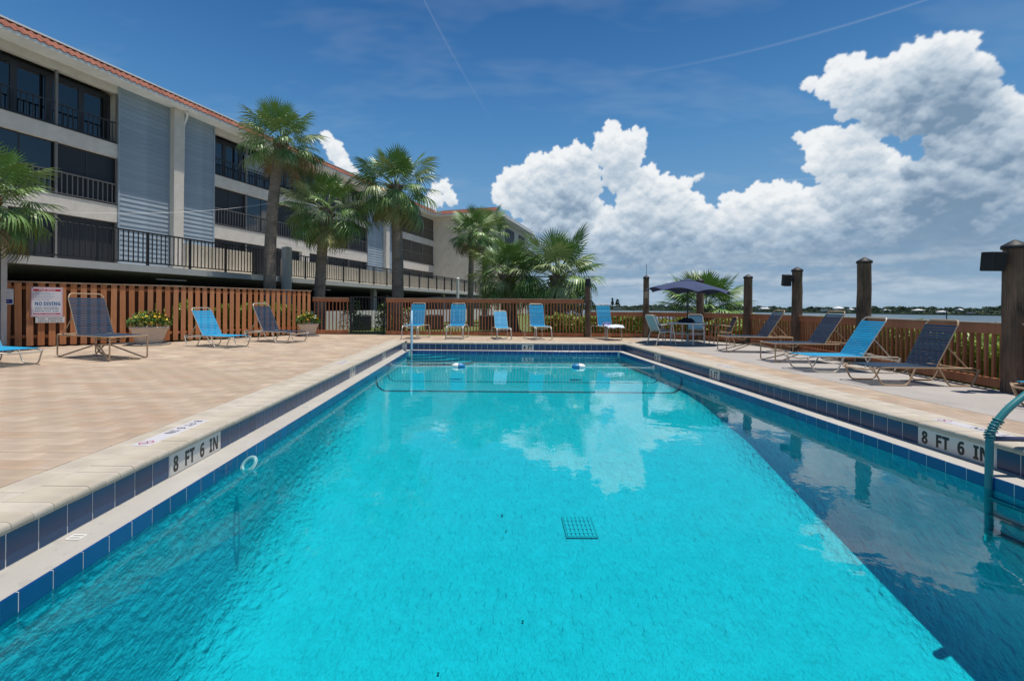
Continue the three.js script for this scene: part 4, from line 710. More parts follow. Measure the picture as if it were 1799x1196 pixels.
function palm(label, x, Z, h, size, count, lean, rTrunk, seed, o = {}) {
  reseed(seed);
  const t = base(o.name ?? 'cabbage_palm', x, o.y ?? -0.15, -Z), H = h - (o.y ?? -0.15);
  const pts = []; for (let k = 0; k <= 10; k++) { const s = k / 10; pts.push(V(lean[0] * (s * s - s) * 1.2 + (o.tip ?? 0) * s, H * s, lean[1] * (s * s - s))); }
  const top = pts[10], trunk = mesh('trunk', tubeAlong(pts, rTrunk, 14, (s) => rTrunk * (1.12 - 0.22 * s + 0.35 * Math.max(0, 0.08 - s) / 0.08 + (s > 0.9 ? 0.35 * (s - 0.9) / 0.1 : 0))), barkMat, t);
  const boots = []; for (let k = 0; k < 22; k++) { const a = k * 2.4, y = top.y - rr(0.05, 0.55); boots.push(pipe([[top.x + Math.cos(a) * rTrunk * 0.8, y - 0.12, top.z + Math.sin(a) * rTrunk * 0.8], [top.x + Math.cos(a) * (rTrunk + 0.14), y + 0.2, top.z + Math.sin(a) * (rTrunk + 0.14)]], 0.03, 5)); }
  mesh('leaf_base', boots, mat(C(0.17, 0.1, 0.055), 0.95), t);
  for (let k = 0; k < count; k++) {
    const f = k / (count - 1), el = lerp(1.35, o.low ?? -0.75, Math.pow(f, 0.85)) + rr(-0.14, 0.14), az = k * 2.39996 + rr(-0.25, 0.25);
    const old = f > (o.dead ?? 0.93), set = el > 0.75 ? fronds.up : el > 0.05 ? fronds.mid : fronds.low, g = set[Math.floor(rnd() * set.length)];
    const m = mesh('frond', g, old ? frondOld[Math.floor(rnd() * 2)] : frondMats[Math.floor(rnd() * 4)], t), s = size * rr(0.82, 1.1) * (el > 1.1 ? 0.85 : 1);
    m.scale.set(s, s, s); m.rotation.set(-el, az, rr(-0.35, 0.35), 'YXZ'); m.position.copy(top).add(V(Math.sin(az) * 0.08, 0.1 - 0.35 * f, Math.cos(az) * 0.08));
  }
  return tag(t, label, 'palm tree');
}
palm('tallest palm with a grey trunk, left of the other tall palms', east(478, 19.6), 19.6, 8.2, 0.92, 44, [1.0, 0.3], 0.23, 101, { tip: 0.35, low: -0.6 });
palm('shorter palm between the two tall palms, trunk behind the rail fence', east(561, 21.6), 21.6, 5.75, 1.08, 46, [0.4, 0.2], 0.24, 102, { tip: 0.3, low: -0.8 });
palm('tall palm with a ringed brown trunk near the black gate', east(697, 22), 22, 6.95, 1.08, 46, [-0.3, 0.2], 0.27, 103, { tip: -0.15, low: -0.85, dead: 0.9 });
palm('distant slender palm in front of the cream wall of the building', east(827, 32), 32, 6.3, 1.02, 40, [0.2, 0.1], 0.19, 104, { tip: 0.1, low: -0.8, dead: 0.85 });
palm('palm whose crown shows above the slender palm near the roof end', east(852, 38), 38, 7.6, 1.1, 34, [0.3, 0.1], 0.22, 105, { tip: 0.1, low: -0.6 });
palm('low bushy palm left of a similar one over the rail fence', east(897, 24), 24, 2.9, 1.08, 46, [0.1, 0.1], 0.42, 106, { tip: -0.15, low: -0.7 });
palm('low bushy palm beside the black topped post at the rail fence corner', east(977, 22.5), 22.5, 2.75, 1.28, 50, [0.1, 0.1], 0.36, 107, { tip: 0.05, low: -0.65 });
palm('small fan palm in the hedge behind the blue umbrella', east(1240, 20.6), 20.6, 1.2, 1.02, 46, [0.05, 0.05], 0.26, 108, { tip: 0, low: -0.35, y: -0.6 });
palm('palm partly cut off by the picture edge, hanging over the white pillar', -12.75, 11.7, 3.95, 0.78, 46, [0.2, 0.1], 0.24, 109, { tip: 0.1, low: -0.8 });

// ------------------------------------------------------------------ fences, gate, posts
reseed(201);
{ // tall fence of upright boards, alternately in front of and behind the rails
  const o = base('board_fence', 0, 0, 0); tag(o, 'tall brown wooden fence of upright boards along the paver deck', 'fence');
  const bg = cut(0.145, 1.78, 0.02, 0.003), bb = cut(0.075, 1.76, 0.018, 0.003), H = 1.84;
  for (let s = 0; s < fenceLine.length - 1; s++) {
    const [x0, Z0] = fenceLine[s], [x1, Z1] = fenceLine[s + 1], L = Math.hypot(x1 - x0, Z1 - Z0), ang = Math.atan2(Z1 - Z0, x1 - x0), n = Math.round(L / 0.232);
    const put = (m, d, off, y = 0) => { m.position.set(lerp(x0, x1, d / L) - Math.sin(ang) * off, y, -(lerp(Z0, Z1, d / L) + Math.cos(ang) * off)); m.rotation.y = ang; };
    for (let k = 0; k < n; k++) {
      const d = (k + 0.5) * L / n; const a = mesh('board', bg, M.wood[Math.floor(rnd() * 4)], o); put(a, d, -0.035 + rr(-0.004, 0.004), 0.035 + rr(-0.008, 0.008)); a.rotation.z = rr(-0.008, 0.008);
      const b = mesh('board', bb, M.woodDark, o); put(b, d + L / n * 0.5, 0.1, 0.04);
    }
    for (const y of [0.3, 1.68]) { const r = mesh('rail', span(-L / 2, L / 2, y - 0.045, y + 0.045, -0.02, 0.02), M.wood[1], o); put(r, L / 2, 0.03); }
    const cap = mesh('cap_board', span(-L / 2 - 0.01, L / 2 + 0.01, 1.822, 1.86, -0.085, 0.085), M.capRail, o); put(cap, L / 2, 0.02);
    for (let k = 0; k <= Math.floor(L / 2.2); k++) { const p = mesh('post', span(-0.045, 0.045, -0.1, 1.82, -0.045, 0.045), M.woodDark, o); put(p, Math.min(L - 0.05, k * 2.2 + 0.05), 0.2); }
  }
}
function railFence(label, line, H, pitch, name = 'rail_fence') {
  const o = base(name, 0, 0, 0); tag(o, label, 'fence', 'brown rail fences round the pool deck');
  const bal = cut(0.042, H - 0.2, 0.042, 0.004);
  for (let s = 0; s < line.length - 1; s++) {
    const [x0, Z0] = line[s], [x1, Z1] = line[s + 1], L = Math.hypot(x1 - x0, Z1 - Z0), ang = Math.atan2(Z1 - Z0, x1 - x0), m = M.rail[s % 3];
    const put = (q, d, off = 0) => { q.position.set(lerp(x0, x1, d / L) - Math.sin(ang) * off, 0, -(lerp(Z0, Z1, d / L) + Math.cos(ang) * off)); q.rotation.y = ang; return q; };
    put(mesh('top_board', soft(L, 0.15, 0.04, 0.006, 0, H - 0.095, 0), m, o), L / 2, -0.03); put(mesh('bottom_board', soft(L, 0.15, 0.04, 0.006, 0, 0.1, 0), m, o), L / 2, -0.03);
    put(mesh('cap_board', soft(L, 0.03, 0.14, 0.005, 0, H - 0.004, 0), M.capRail, o), L / 2, 0);
    const n = Math.round(L / pitch); for (let k = 0; k < n; k++) { const b = put(mesh('baluster', bal, M.rail[Math.floor(rnd() * 3)], o), (k + 0.5) * L / n, 0.012); b.position.y = 0.09; b.rotation.z = rr(-0.008, 0.008); }
  }
  return o;
}
railFence('short brown rail fence section between the board fence and the black gate', [[-7.22, 19.8], [-5.72, 19.98]], 1.56, 0.145);
railFence('long brown rail fence behind the four blue chairs, high as a person\'s chest', [[-4.05, 19.68], [0.1, 19.3], [4.2, 18.97]], 1.55, 0.128);
const lowLine = [[4.35, 18.95], [6.72, 18.9], [8.35, 17.7], [9.26, 16.09], [9.18, 13.47], [8.62, 10.43], [8.06, 7.0], [7.6, 3.4]];
railFence('low brown rail fence along the bay side, running from post to post', lowLine.map(([x, Z]) => [x + 0.06, Z + 0.06]), 1.04, 0.132);
{ // gate
  const o = base('metal_gate', -4.83, 0, -19.86, 0.08), h = 1.62, w = 1.36; tag(o, 'black metal gate with thin bars between the rail fences', 'gate');
  mesh('gate_frame', [span(-w / 2, w / 2, h - 0.05, h, -0.025, 0.025), span(-w / 2, w / 2, 0.08, 0.13, -0.025, 0.025), span(-w / 2, -w / 2 + 0.05, 0.13, h - 0.05, -0.025, 0.025), span(w / 2 - 0.05, w / 2, 0.13, h - 0.05, -0.025, 0.025)], M.blackMetal, o);
  const b = span(-0.011, 0.011, 0.13, h - 0.05, -0.011, 0.011); for (let k = 1; k < 10; k++) { const q = mesh('bar', b, M.blackMetal, o); q.position.x = -w / 2 + 0.025 + k * (w - 0.05) / 10; }
  mesh('post', soft(0.16, 1.66, 0.16, 0.012, w / 2 + 0.14, 0.8, 0), M.blackMetal, o); mesh('post', soft(0.09, 1.62, 0.09, 0.01, -w / 2 - 0.08, 0.8, 0), M.blackMetal, o);
  mesh('latch', [soft(0.1, 0.12, 0.06, 0.008, -w / 2 + 0.03, 1.02, 0.03), pipe([[-w / 2 + 0.03, 1.02, 0.05], [-w / 2 + 0.03, 1.02, 0.1], [-w / 2 + 0.14, 1.02, 0.1]], 0.01, 6)], M.blackMetal, o);
  mesh('hinge', [span(w / 2 - 0.03, w / 2 + 0.08, 0.3, 0.36, 0.02, 0.04), span(w / 2 - 0.03, w / 2 + 0.08, 1.3, 1.36, 0.02, 0.04)], M.blackMetal, o);
}
const postSpots = [[4.35, 18.95, 2.44, 0.112, 'plain round timber post with a black wrapped top at the fence corner'], [6.72, 18.9, 2.5, 0.115, 'round timber post with a thin antenna on top, left of the umbrella'], [8.35, 17.7, 2.32, 0.13, 'round timber post rising behind the blue umbrella'],
  [9.26, 16.09, 2.36, 0.136, 'bare round timber post just right of the umbrella'], [9.18, 13.47, 2.4, 0.134, 'round timber post carrying a small tilted black speaker'], [8.62, 10.43, 2.36, 0.132, 'bare round timber post behind the bright blue lounger'], [8.06, 7.0, 2.26, 0.136, 'thick round timber post carrying a square black speaker']];
reseed(77);
postSpots.forEach(([x, Z, h, r, label], i) => {
  const o = base('timber_post', x, 0, -Z, i * 1.3), pts = []; for (let k = 0; k <= 8; k++) pts.push(V(rr(-0.006, 0.006), -0.05 + (h - 0.04) * k / 8, rr(-0.006, 0.006)));
  mesh('shaft', tubeAlong(pts, r, 20, (t) => r * (1.06 - 0.1 * t) * (1 + 0.012 * Math.sin(t * 23 + i))), M.pile, o);
  if (i === 0) mesh('wrap', lathe([[r * 0.985, h - 0.36], [r * 1.01, h - 0.35], [r * 1.01, h - 0.06], [r * 0.98, h - 0.05], [0, h - 0.04]], 20), M.pileCap, o);
  else mesh('cap', lathe([[0, h + 0.06], [r * 0.5, h + 0.02], [r * 1.12, h - 0.035], [r * 1.12, h - 0.085], [r * 0.9, h - 0.09]], 20), M.pileCap, o);
  tag(o, label, 'post', 'round timber posts of the bay side fence');
  if (i === 1) { mesh('antenna', pipe([[-0.04, h - 0.1, 0.0], [-0.07, h + 0.48, 0]], 0.012, 6), mat(C(0.25, 0.25, 0.24), 0.5), o); const p = mesh('plate', soft(0.15, 0.26, 0.012, 0.004, 0, 0, 0), mat(C(0.36, 0.28, 0.18), 0.7), o); p.position.set(-Math.sin(i * 1.3 + 0.33) * (r + 0.006), 1.75, Math.cos(i * 1.3 + 0.33) * (r + 0.006)); p.rotation.y = -(i * 1.3 + 0.33); }
});
function speaker(x, y, Z, turn, w, h, d, tilt, label) {
  const o = base('loudspeaker', x, y, -Z, turn);
  const b = mesh('cabinet', soft(w, h, d, 0.015, 0, 0, 0), M.black, o); b.rotation.x = tilt; const g = mesh('grille', soft(w * 0.9, h * 0.93, 0.01, 0.003, 0, 0, d / 2 + 0.004), mat(C(0.02, 0.02, 0.022), 0.9), o); g.rotation.x = tilt;
  mesh('bracket', [pipe([[w * 0.2, 0, -d * 0.3], [w * 0.75, 0, -d * 0.3], [w * 0.95, 0.0, -d * 0.3]], 0.028, 8), soft(0.03, 0.14, 0.1, 0.006, w * 0.98, 0, -d * 0.3)], M.black, o);
  tag(o, label, 'speaker');
}
speaker(8.06 - 0.35, 1.98, 6.98, 0.0, 0.2, 0.29, 0.19, 0.08, 'square black loudspeaker on the thick post near the ladder');
speaker(9.18 - 0.33, 2.06, 13.44, -0.2, 0.2, 0.33, 0.2, 0.16, 'small tilted black loudspeaker on a post above the navy loungers');

// ------------------------------------------------------------------ signs on the board fence
const onFence = (d, off) => { let rest = d; for (let s = 1; s < fenceLine.length - 1; s++) { const [x0, Z0] = fenceLine[s], [x1, Z1] = fenceLine[s + 1], L = Math.hypot(x1 - x0, Z1 - Z0), a = Math.atan2(Z1 - Z0, x1 - x0); if (rest < L) return [lerp(x0, x1, rest / L) - Math.sin(a) * off, lerp(Z0, Z1, rest / L) + Math.cos(a) * off, a]; rest -= L; } };
function sign(name, d, y, w, h, draw, label, pw = 512) {
  const [x, Z, a] = onFence(d, -0.075), o = base(name, x, y, -Z, a), t = print(pw, Math.round(pw * h / w), draw);
  mesh('sign_board', cut(w, h, 0.012, 0.002, 0, -h / 2, 0), M.white, o); const f = mesh('sign_print', new THREE.PlaneGeometry(w - 0.004, h - 0.004), mat(C(0.85, 0.85, 0.86), 0.5, { map: t }), o); f.position.z = 0.0075;
  for (const sx of [-1, 1]) { const b = mesh('screw', new THREE.CylinderGeometry(0.008, 0.008, 0.005, 8).rotateX(Math.PI / 2).translate(sx * w * 0.44, h * 0.46, 0.009), M.post, o); }
  return tag(o, label, 'sign');
}
sign('rules_sign', 0.93, 1.28, 0.67, 0.84, (x, w, h) => {
  x.fillStyle = '#e9e6ea'; x.fillRect(0, 0, w, h); x.strokeStyle = '#d98aa6'; x.lineWidth = 12; x.strokeRect(10, 10, w - 20, h - 20); x.fillStyle = '#c2143c'; x.fillRect(34, 36, 58, 50); x.fillRect(w - 92, 36, 58, 50); x.fillRect(88, 36, w - 176, 50); x.fillStyle = '#f2eef0'; x.font = 'bold 46px sans-serif'; x.textAlign = 'center'; x.fillText('POOL RULES', w / 2, 78);
  x.textAlign = 'left'; x.fillStyle = '#3a6f9c'; x.font = 'bold 19px sans-serif'; ['SWIM AT YOUR OWN RISK', 'SHOWER BEFORE ENTERING POOL', 'NO FOOD OR DRINK IN POOL', 'NO GLASS OR PETS ON POOL DECK', 'POOL HOURS DAWN TO DUSK', 'BATHING LOAD: POSTED'].forEach((s, i) => { x.fillStyle = '#b83456'; x.fillRect(36, 112 + i * 31, 12, 10); x.fillStyle = '#3a6f9c'; x.fillText(s, 66, 124 + i * 31); });
  x.fillStyle = '#1668a4'; x.font = 'bold 104px sans-serif'; x.strokeStyle = '#1668a4'; x.lineWidth = 4; x.fillText('NO DIVING', 56, 394, w - 90); x.strokeText('NO DIVING', 56, 394, w - 90); x.font = 'bold 20px sans-serif'; x.fillText('DO NOT SWALLOW THE POOL WATER', 66, 428); x.fillStyle = '#2d6c92'; x.font = 'bold 48px sans-serif'; x.fillText('POOL MAXIMUM', 62, 482, w - 120); x.fillText('DEPTH: 8 FT  6 IN', 62, 538, w - 130);
  x.fillStyle = '#b8325a'; x.fillRect(36, 566, w - 72, 34); x.fillStyle = '#efe3e8'; x.font = 'bold 22px sans-serif'; x.fillText('POOL RULES  ·  FOR YOUR SAFETY', 56, 591);
}, 'white POOL RULES sign with large blue NO DIVING lettering on the fence');
sign('depth_sign', 1.0, 0.77, 0.62, 0.17, (x, w, h) => { x.fillStyle = '#dedddb'; x.fillRect(0, 0, w, h); x.fillStyle = '#3c434a'; x.font = 'bold 50px sans-serif'; x.textAlign = 'center'; x.fillText('POOL   MAXIMUM', w / 2, 62); x.fillText('DEPTH 8 FEET 6 IN', w / 2, 122); }, 'narrow white sign reading pool maximum depth under the rules sign');
sign('notice_sign', 0.02, 1.42, 0.46, 0.43, (x, w, h) => { x.fillStyle = '#e6e6e4'; x.fillRect(0, 0, w, h); x.fillStyle = '#46484c'; x.font = 'bold 34px sans-serif'; x.textAlign = 'center'; x.fillText('NO LIFEGUARD', w / 2, 130); x.fillText('ON DUTY', w / 2, 180); x.fillText('POOL HOURS', w / 2, 260); x.fillStyle = '#1d2f8a'; x.fillRect(20, 320, w - 40, h - 350); x.fillStyle = '#dfe2f2'; x.font = 'bold 40px sans-serif'; x.fillText('EMERGENCY 911', w / 2, 400); }, 'small white notice with a dark blue panel left of the rules sign');

// ------------------------------------------------------------------ strap loungers
// local axes: +x towards the foot end, y up, z across; the frame stands on y = 0
function straps(o, at, n, pitch, w, mats, seed) {
  reseed(seed); const g = soft(pitch * 0.82, 0.008, w, 0.003);
  const wrapG = join([new THREE.TorusGeometry(0.021, 0.004, 4, 10).scale(1, 1, pitch * 0.09 / 0.004 * 1.0).rotateY(Math.PI / 2)]);
  for (let k = 0; k < n; k++) { const { p, a } = at(k), m = mesh('strap', g, mats[Math.floor(rnd() * 3)], o); m.position.copy(p); m.rotation.z = a + rr(-0.03, 0.03); }
}
const TUBE = 0.0145;
function loungerA(name, label, frame, mats, back = 60, seed = 1) {        // low frame on bent u-shaped legs
  const o = base(name, 0, 0, 0), h = 0.31, w = 0.32, xb = -0.18, L = 0.86, b = degToRad(back), ca = Math.cos(b), sa = Math.sin(b);
  for (const s of [-1, 1]) {
    mesh('side_rail', pipe([[-0.88, h - 0.07, s * w], [-0.84, h, s * w], [0.7, h, s * w], [0.92, h - 0.03, s * w * 0.98]], TUBE, 8, 0, 0.05), frame, o);
    for (const [p, q] of [[-0.86, -0.2], [0.2, 0.9]]) mesh('leg', pipe([[p, h - 0.012, s * (w + 0.02)], [p + 0.14, TUBE, s * (w + 0.035)], [q - 0.14, TUBE, s * (w + 0.035)], [q, h - 0.012, s * (w + 0.02)]], TUBE, 8, 0, 0.07), frame, o);
  }
  mesh('foot_bar', pipe([[0.92, h - 0.03, -w * 0.98], [0.97, h - 0.05, -w * 0.8], [0.97, h - 0.05, w * 0.8], [0.92, h - 0.03, w * 0.98]], TUBE, 8, 0, 0.05), frame, o);
  several('cross_bar', [pipe([[-0.88, h - 0.07, -w], [-0.88, h - 0.07, w]], TUBE, 8), pipe([[0.28, h, -w], [0.28, h - 0.1, -w * 0.5], [0.28, h - 0.1, w * 0.5], [0.28, h, w]], TUBE * 0.8, 7, 0, 0.08), pipe([[xb - 0.02, h - 0.02, -w], [xb - 0.02, h - 0.02, w]], TUBE * 0.8, 7)], frame, o);
  const P = (d, z, n = 0) => V(xb - ca * d - sa * n, h + sa * d - ca * n * -0 + 0, z);
  mesh('back_frame', pipe([P(0, -w * 0.93), P(L - 0.03, -w * 0.93), P(L + 0.05, -w * 0.8), P(L + 0.05, w * 0.8), P(L - 0.03, w * 0.93), P(0, w * 0.93)], TUBE, 8, 0, 0.06), frame, o);
  several('back_strut', [pipe([P(0.42, -w * 0.9), [-0.72, h - 0.01, -w * 0.9]], TUBE * 0.8, 7), pipe([P(0.42, w * 0.9), [-0.72, h - 0.01, w * 0.9]], TUBE * 0.8, 7), pipe([[-0.72, h - 0.01, -w * 0.9], [-0.72, h - 0.01, w * 0.9]], TUBE * 0.8, 7)], frame, o);
  straps(o, (k) => ({ p: V(xb + 0.03 + k * 0.051, h + 0.012, 0), a: 0 }), 20, 0.051, w * 2 + 0.02, mats, seed);
  straps(o, (k) => ({ p: P(0.04 + k * 0.0535, 0).add(V(sa * 0.012, ca * 0.012, 0)), a: -b }), 15, 0.0535, w * 1.9, mats, seed + 5);
  return tag(o, label, 'lounge chair');
}
function loungerB(name, label, frame, mats, back = 62, seed = 1) {        // taller old frame, upright corner legs braced to the middle
  const o = base(name, 0, 0, 0), h = 0.45, w = 0.33, xb = -0.22, L = 0.84, b = degToRad(back), ca = Math.cos(b), sa = Math.sin(b);
  mesh('seat_frame', pipe([[-0.88, h, -w], [0.88, h, -w], [0.9, h, -w * 0.9], [0.9, h, w * 0.9], [0.88, h, w], [-0.88, h, w], [-0.9, h, w * 0.9], [-0.9, h, -w * 0.9], [-0.88, h, -w]], TUBE, 8, 0, 0.03), frame, o);
  for (const s of [-1, 1]) for (const e of [-1, 1]) mesh('leg', pipe([[e * 0.88, h - 0.01, s * w], [e * 0.88, 0.03, s * w], [e * 0.82, TUBE, s * w * 0.95], [e * 0.1, 0.25, s * 0.1]], TUBE, 8, 0, 0.06), frame, o);
  several('cross_bar', [pipe([[-0.1, 0.25, -0.1], [0.1, 0.25, -0.1], [0.1, 0.25, 0.1], [-0.1, 0.25, 0.1], [-0.1, 0.25, -0.1]], TUBE * 0.9, 7), pipe([[0.35, h, -w], [0.35, h - 0.09, -w * 0.5], [0.35, h - 0.09, w * 0.5], [0.35, h, w]], TUBE * 0.8, 7, 0, 0.08)], frame, o);
  const P = (d, z) => V(xb - ca * d, h + sa * d, z);
  mesh('back_frame', pipe([P(0, -w * 0.93), P(L - 0.03, -w * 0.93), P(L + 0.06, -w * 0.8), P(L + 0.06, w * 0.8), P(L - 0.03, w * 0.93), P(0, w * 0.93)], TUBE, 8, 0, 0.07), frame, o);
  several('back_strut', [pipe([P(0.42, -w * 0.9), [-0.78, h - 0.01, -w * 0.9]], TUBE * 0.8, 7), pipe([P(0.42, w * 0.9), [-0.78, h - 0.01, w * 0.9]], TUBE * 0.8, 7)], frame, o);
  straps(o, (k) => ({ p: V(xb + 0.03 + k * 0.051, h + 0.012, 0), a: 0 }), 21, 0.051, w * 2 + 0.02, mats, seed);
  straps(o, (k) => ({ p: P(0.04 + k * 0.053, 0).add(V(sa * 0.012, ca * 0.012, 0)), a: -b }), 15, 0.053, w * 1.9, mats, seed + 5);
  return tag(o, label, 'lounge chair');
}
function stackChair(label, frame, mats, back, seed) {                       // tall strap seat on arched legs, seen from the pool
  const o = base('strap_chair', 0, 0, 0), h = 0.5, w = 0.3, xb = -0.3, L = 0.82, b = degToRad(back), ca = Math.cos(b), sa = Math.sin(b), TB = 0.0155;
  for (const s of [-1, 1]) {
    mesh('leg', pipe([[-0.78, TB, s * (w + 0.06)], [-0.78, h - 0.05, s * (w + 0.05)], [-0.72, h, s * (w + 0.04)], [0.3, h, s * (w + 0.02)], [0.38, h - 0.06, s * (w + 0.02)], [0.42, TB, s * (w + 0.04)]], TB, 8, 0, 0.1), frame, o);
    mesh('leg', pipe([[0.36, h - 0.02, s * w * 0.96], [0.44, h - 0.08, s * w * 0.96], [0.5, TB, s * w]], TB, 8, 0, 0.08), frame, o);
  }
  several('cross_bar', [pipe([[0.42, TB, -w - 0.04], [0.42, TB, w + 0.04]], TB * 0.8, 7), pipe([[-0.78, TB, -w - 0.06], [-0.78, TB, w + 0.06]], TB * 0.8, 7), pipe([[0.2, h - 0.01, -w], [0.2, h - 0.1, -w * 0.5], [0.2, h - 0.1, w * 0.5], [0.2, h - 0.01, w]], TB * 0.8, 7, 0, 0.1), pipe([[0.36, h - 0.02, -w * 0.96], [0.36, h - 0.02, w * 0.96]], TB * 0.8, 7)], frame, o);
  const P = (d, z) => V(xb - ca * d, h + sa * d, z);
  mesh('back_frame', pipe([[0.3, h - 0.01, -w * 0.95], P(0, -w * 0.95), P(L - 0.03, -w * 0.93), P(L + 0.05, -w * 0.8), P(L + 0.05, w * 0.8), P(L - 0.03, w * 0.93), P(0, w * 0.95), [0.3, h - 0.01, w * 0.95]], TB, 8, 0, 0.06), frame, o);
  straps(o, (k) => ({ p: V(xb + 0.03 + k * 0.05, h + 0.012, 0), a: 0 }), 13, 0.05, w * 1.94, mats, seed);
  straps(o, (k) => ({ p: P(0.03 + k * 0.051, 0).add(V(sa * 0.012, ca * 0.012, 0)), a: -b }), 16, 0.051, w * 1.92, mats, seed + 5);
  return tag(o, label, 'chair', 'blue strap chairs lined up at the far end of the pool');
}
const face = (o, x, Z, dx, dZ, s = 1) => { o.position.set(x, 0, -Z); o.rotation.set(0, Math.atan2(dZ, dx), 0); o.scale.setScalar(s); return o; };
// deck on the building side
const la = loungerA('strap_lounger', 'blue lounger on the paver deck, left of the planter-side navy one', M.silver, M.blue, 58, 1);
la.userData.label = 'blue strap lounger between the two flower planters';
face(la, -7.85, 13.75, 0.93, -0.36, 1.05);
const la2 = copy(la, 0, 0, 0, 0, 'blue strap lounger of which only the foot end is in view, before the fence signs'); face(la2, -9.95, 9.35, 0.96, -0.27, 1.05);
const lb = loungerB('strap_lounger', 'navy strap lounger with a chain under it, before the POOL RULES sign', M.tan, M.navy, 66, 3); face(lb, -8.78, 10.72, 0.916, -0.4, 1.16);
const l4 = loungerA('strap_lounger', 'navy strap lounger with the far flower planter behind its foot end', M.silver, M.navy, 62, 9); face(l4, -6.95, 15.65, 0.93, -0.36, 1.15);
// deck on the bay side, in a row
const l5 = loungerB('strap_lounger', 'navy strap lounger closest to the umbrella table on the bay side', M.tan, M.navy, 58, 4); face(l5, 7.75, 13.15, -0.99, 0.12, 0.98);
const l6 = copy(l5, 0, 0, 0, 0, 'navy strap lounger between the bright blue lounger and the post with small speaker'); face(l6, 7.62, 10.85, -0.995, 0.08, 0.98);
const l7 = copy(la, 0, 0, 0, 0, 'bright blue strap lounger on the concrete by the bay side fence'); face(l7, 7.3, 9.37, -0.995, 0.05, 1.0);
const l8 = loungerA('strap_lounger', 'navy strap lounger on a tan frame, close to the thick speaker post', M.tan, M.navy, 64, 5); face(l8, 7.28, 7.86, -0.998, 0.04, 0.95);
const l9 = loungerA('strap_lounger', 'lounger with a tan frame cut off behind the pool ladder', M.tan, M.blue, 30, 6); face(l9, 7.85, 5.72, -1, 0.02, 1);
for (const l of [la, la2, lb, l4, l5, l6, l7, l8, l9]) l.userData.group = 'strap loungers on the pool deck';
// chairs along the far fence
const ch = stackChair('blue strap chair behind the entry step handrail', M.silver, M.blue, 76, 21); face(ch, -2.55, 17.5, -0.22, -0.97);
const c2 = copy(ch, 0, 0, 0, 0, 'blue strap chair second from the handrail, before the rail fence'); face(c2, -0.95, 17.6, -0.1, -0.99);
const c3 = stackChair('blue strap chair with its back leaned far down, lower than the others', M.silver, M.blue, 58, 22); face(c3, 0.8, 17.5, 0.12, -0.99, 0.86);
const c4 = copy(ch, 0, 0, 0, 0, 'blue strap chair just left of the black topped corner post'); face(c4, 2.22, 17.55, 0.2, -0.98);
const c5 = copy(ch, 0, 0, 0, 0, 'blue strap chair with a pale towel on its seat, right of the corner post'); face(c5, 4.9, 17.85, 0.2, -0.98);
{ // towel on the seat of the last chair
  const o = base('pool_towel', 4.98, 0.53, -17.5, 0.2), g = new THREE.PlaneGeometry(0.66, 0.62, 22, 20).rotateX(-Math.PI / 2), p = g.attributes.position; reseed(4);
  for (let i = 0; i < p.count; i++) { const x = p.getX(i), z = p.getZ(i), edge = Math.max(0, z - 0.12); p.setY(i, 0.018 + 0.03 * (0.5 + 0.5 * n2(x * 5, z * 5)) - Math.max(0, Math.abs(x) - 0.3) * 1.5 - edge * edge * 2.2 + 0.012 * n2(x * 14, z * 14)); }
  g.computeVertexNormals(); const under = g.clone().translate(0, -0.008, 0); under.index.array.reverse();
  mesh('cloth', join([g, under]), mat(C(0.62, 0.66, 0.74), 0.95), o);
  const roll = new THREE.TorusGeometry(0.1, 0.045, 7, 16).scale(1.3, 0.6, 0.7).rotateX(0.9).translate(-0.2, 0.07, -0.16); mesh('folded_end', roll, mat(C(0.2, 0.2, 0.42), 0.95), o);
  tag(o, 'pale crumpled towel lying on the seat of the blue chair by the corner post', 'towel');
}
{ // chain under the old navy lounger
  const o = base('locking_chain', -8.55, 0, -10.5, 0.35); reseed(6); const link = new THREE.TorusGeometry(0.022, 0.006, 5, 10).scale(1.35, 1, 1), cm = mat(C(0.3, 0.22, 0.15), 0.55, { metalness: 0.4 });
  const pth = new THREE.CatmullRomCurve3([V(-0.15, 0.3, -0.05), V(-0.08, 0.16, 0.02), V(0.08, 0.1, 0.12), V(0.35, 0.03, 0.3), V(0.62, 0.02, 0.4), V(0.78, 0.02, 0.42)]);
  for (let k = 0; k < 30; k++) { const t = k / 29, q = mesh('link', link, cm, o); q.position.copy(pth.getPoint(t)); const d = pth.getTangent(t); q.quaternion.setFromUnitVectors(V(1, 0, 0), d); q.rotateX(k % 2 ? 0.8 : -0.8); }
  tag(o, 'rusty chain hanging from the navy lounger to the deck by the rules sign', 'chain');
}

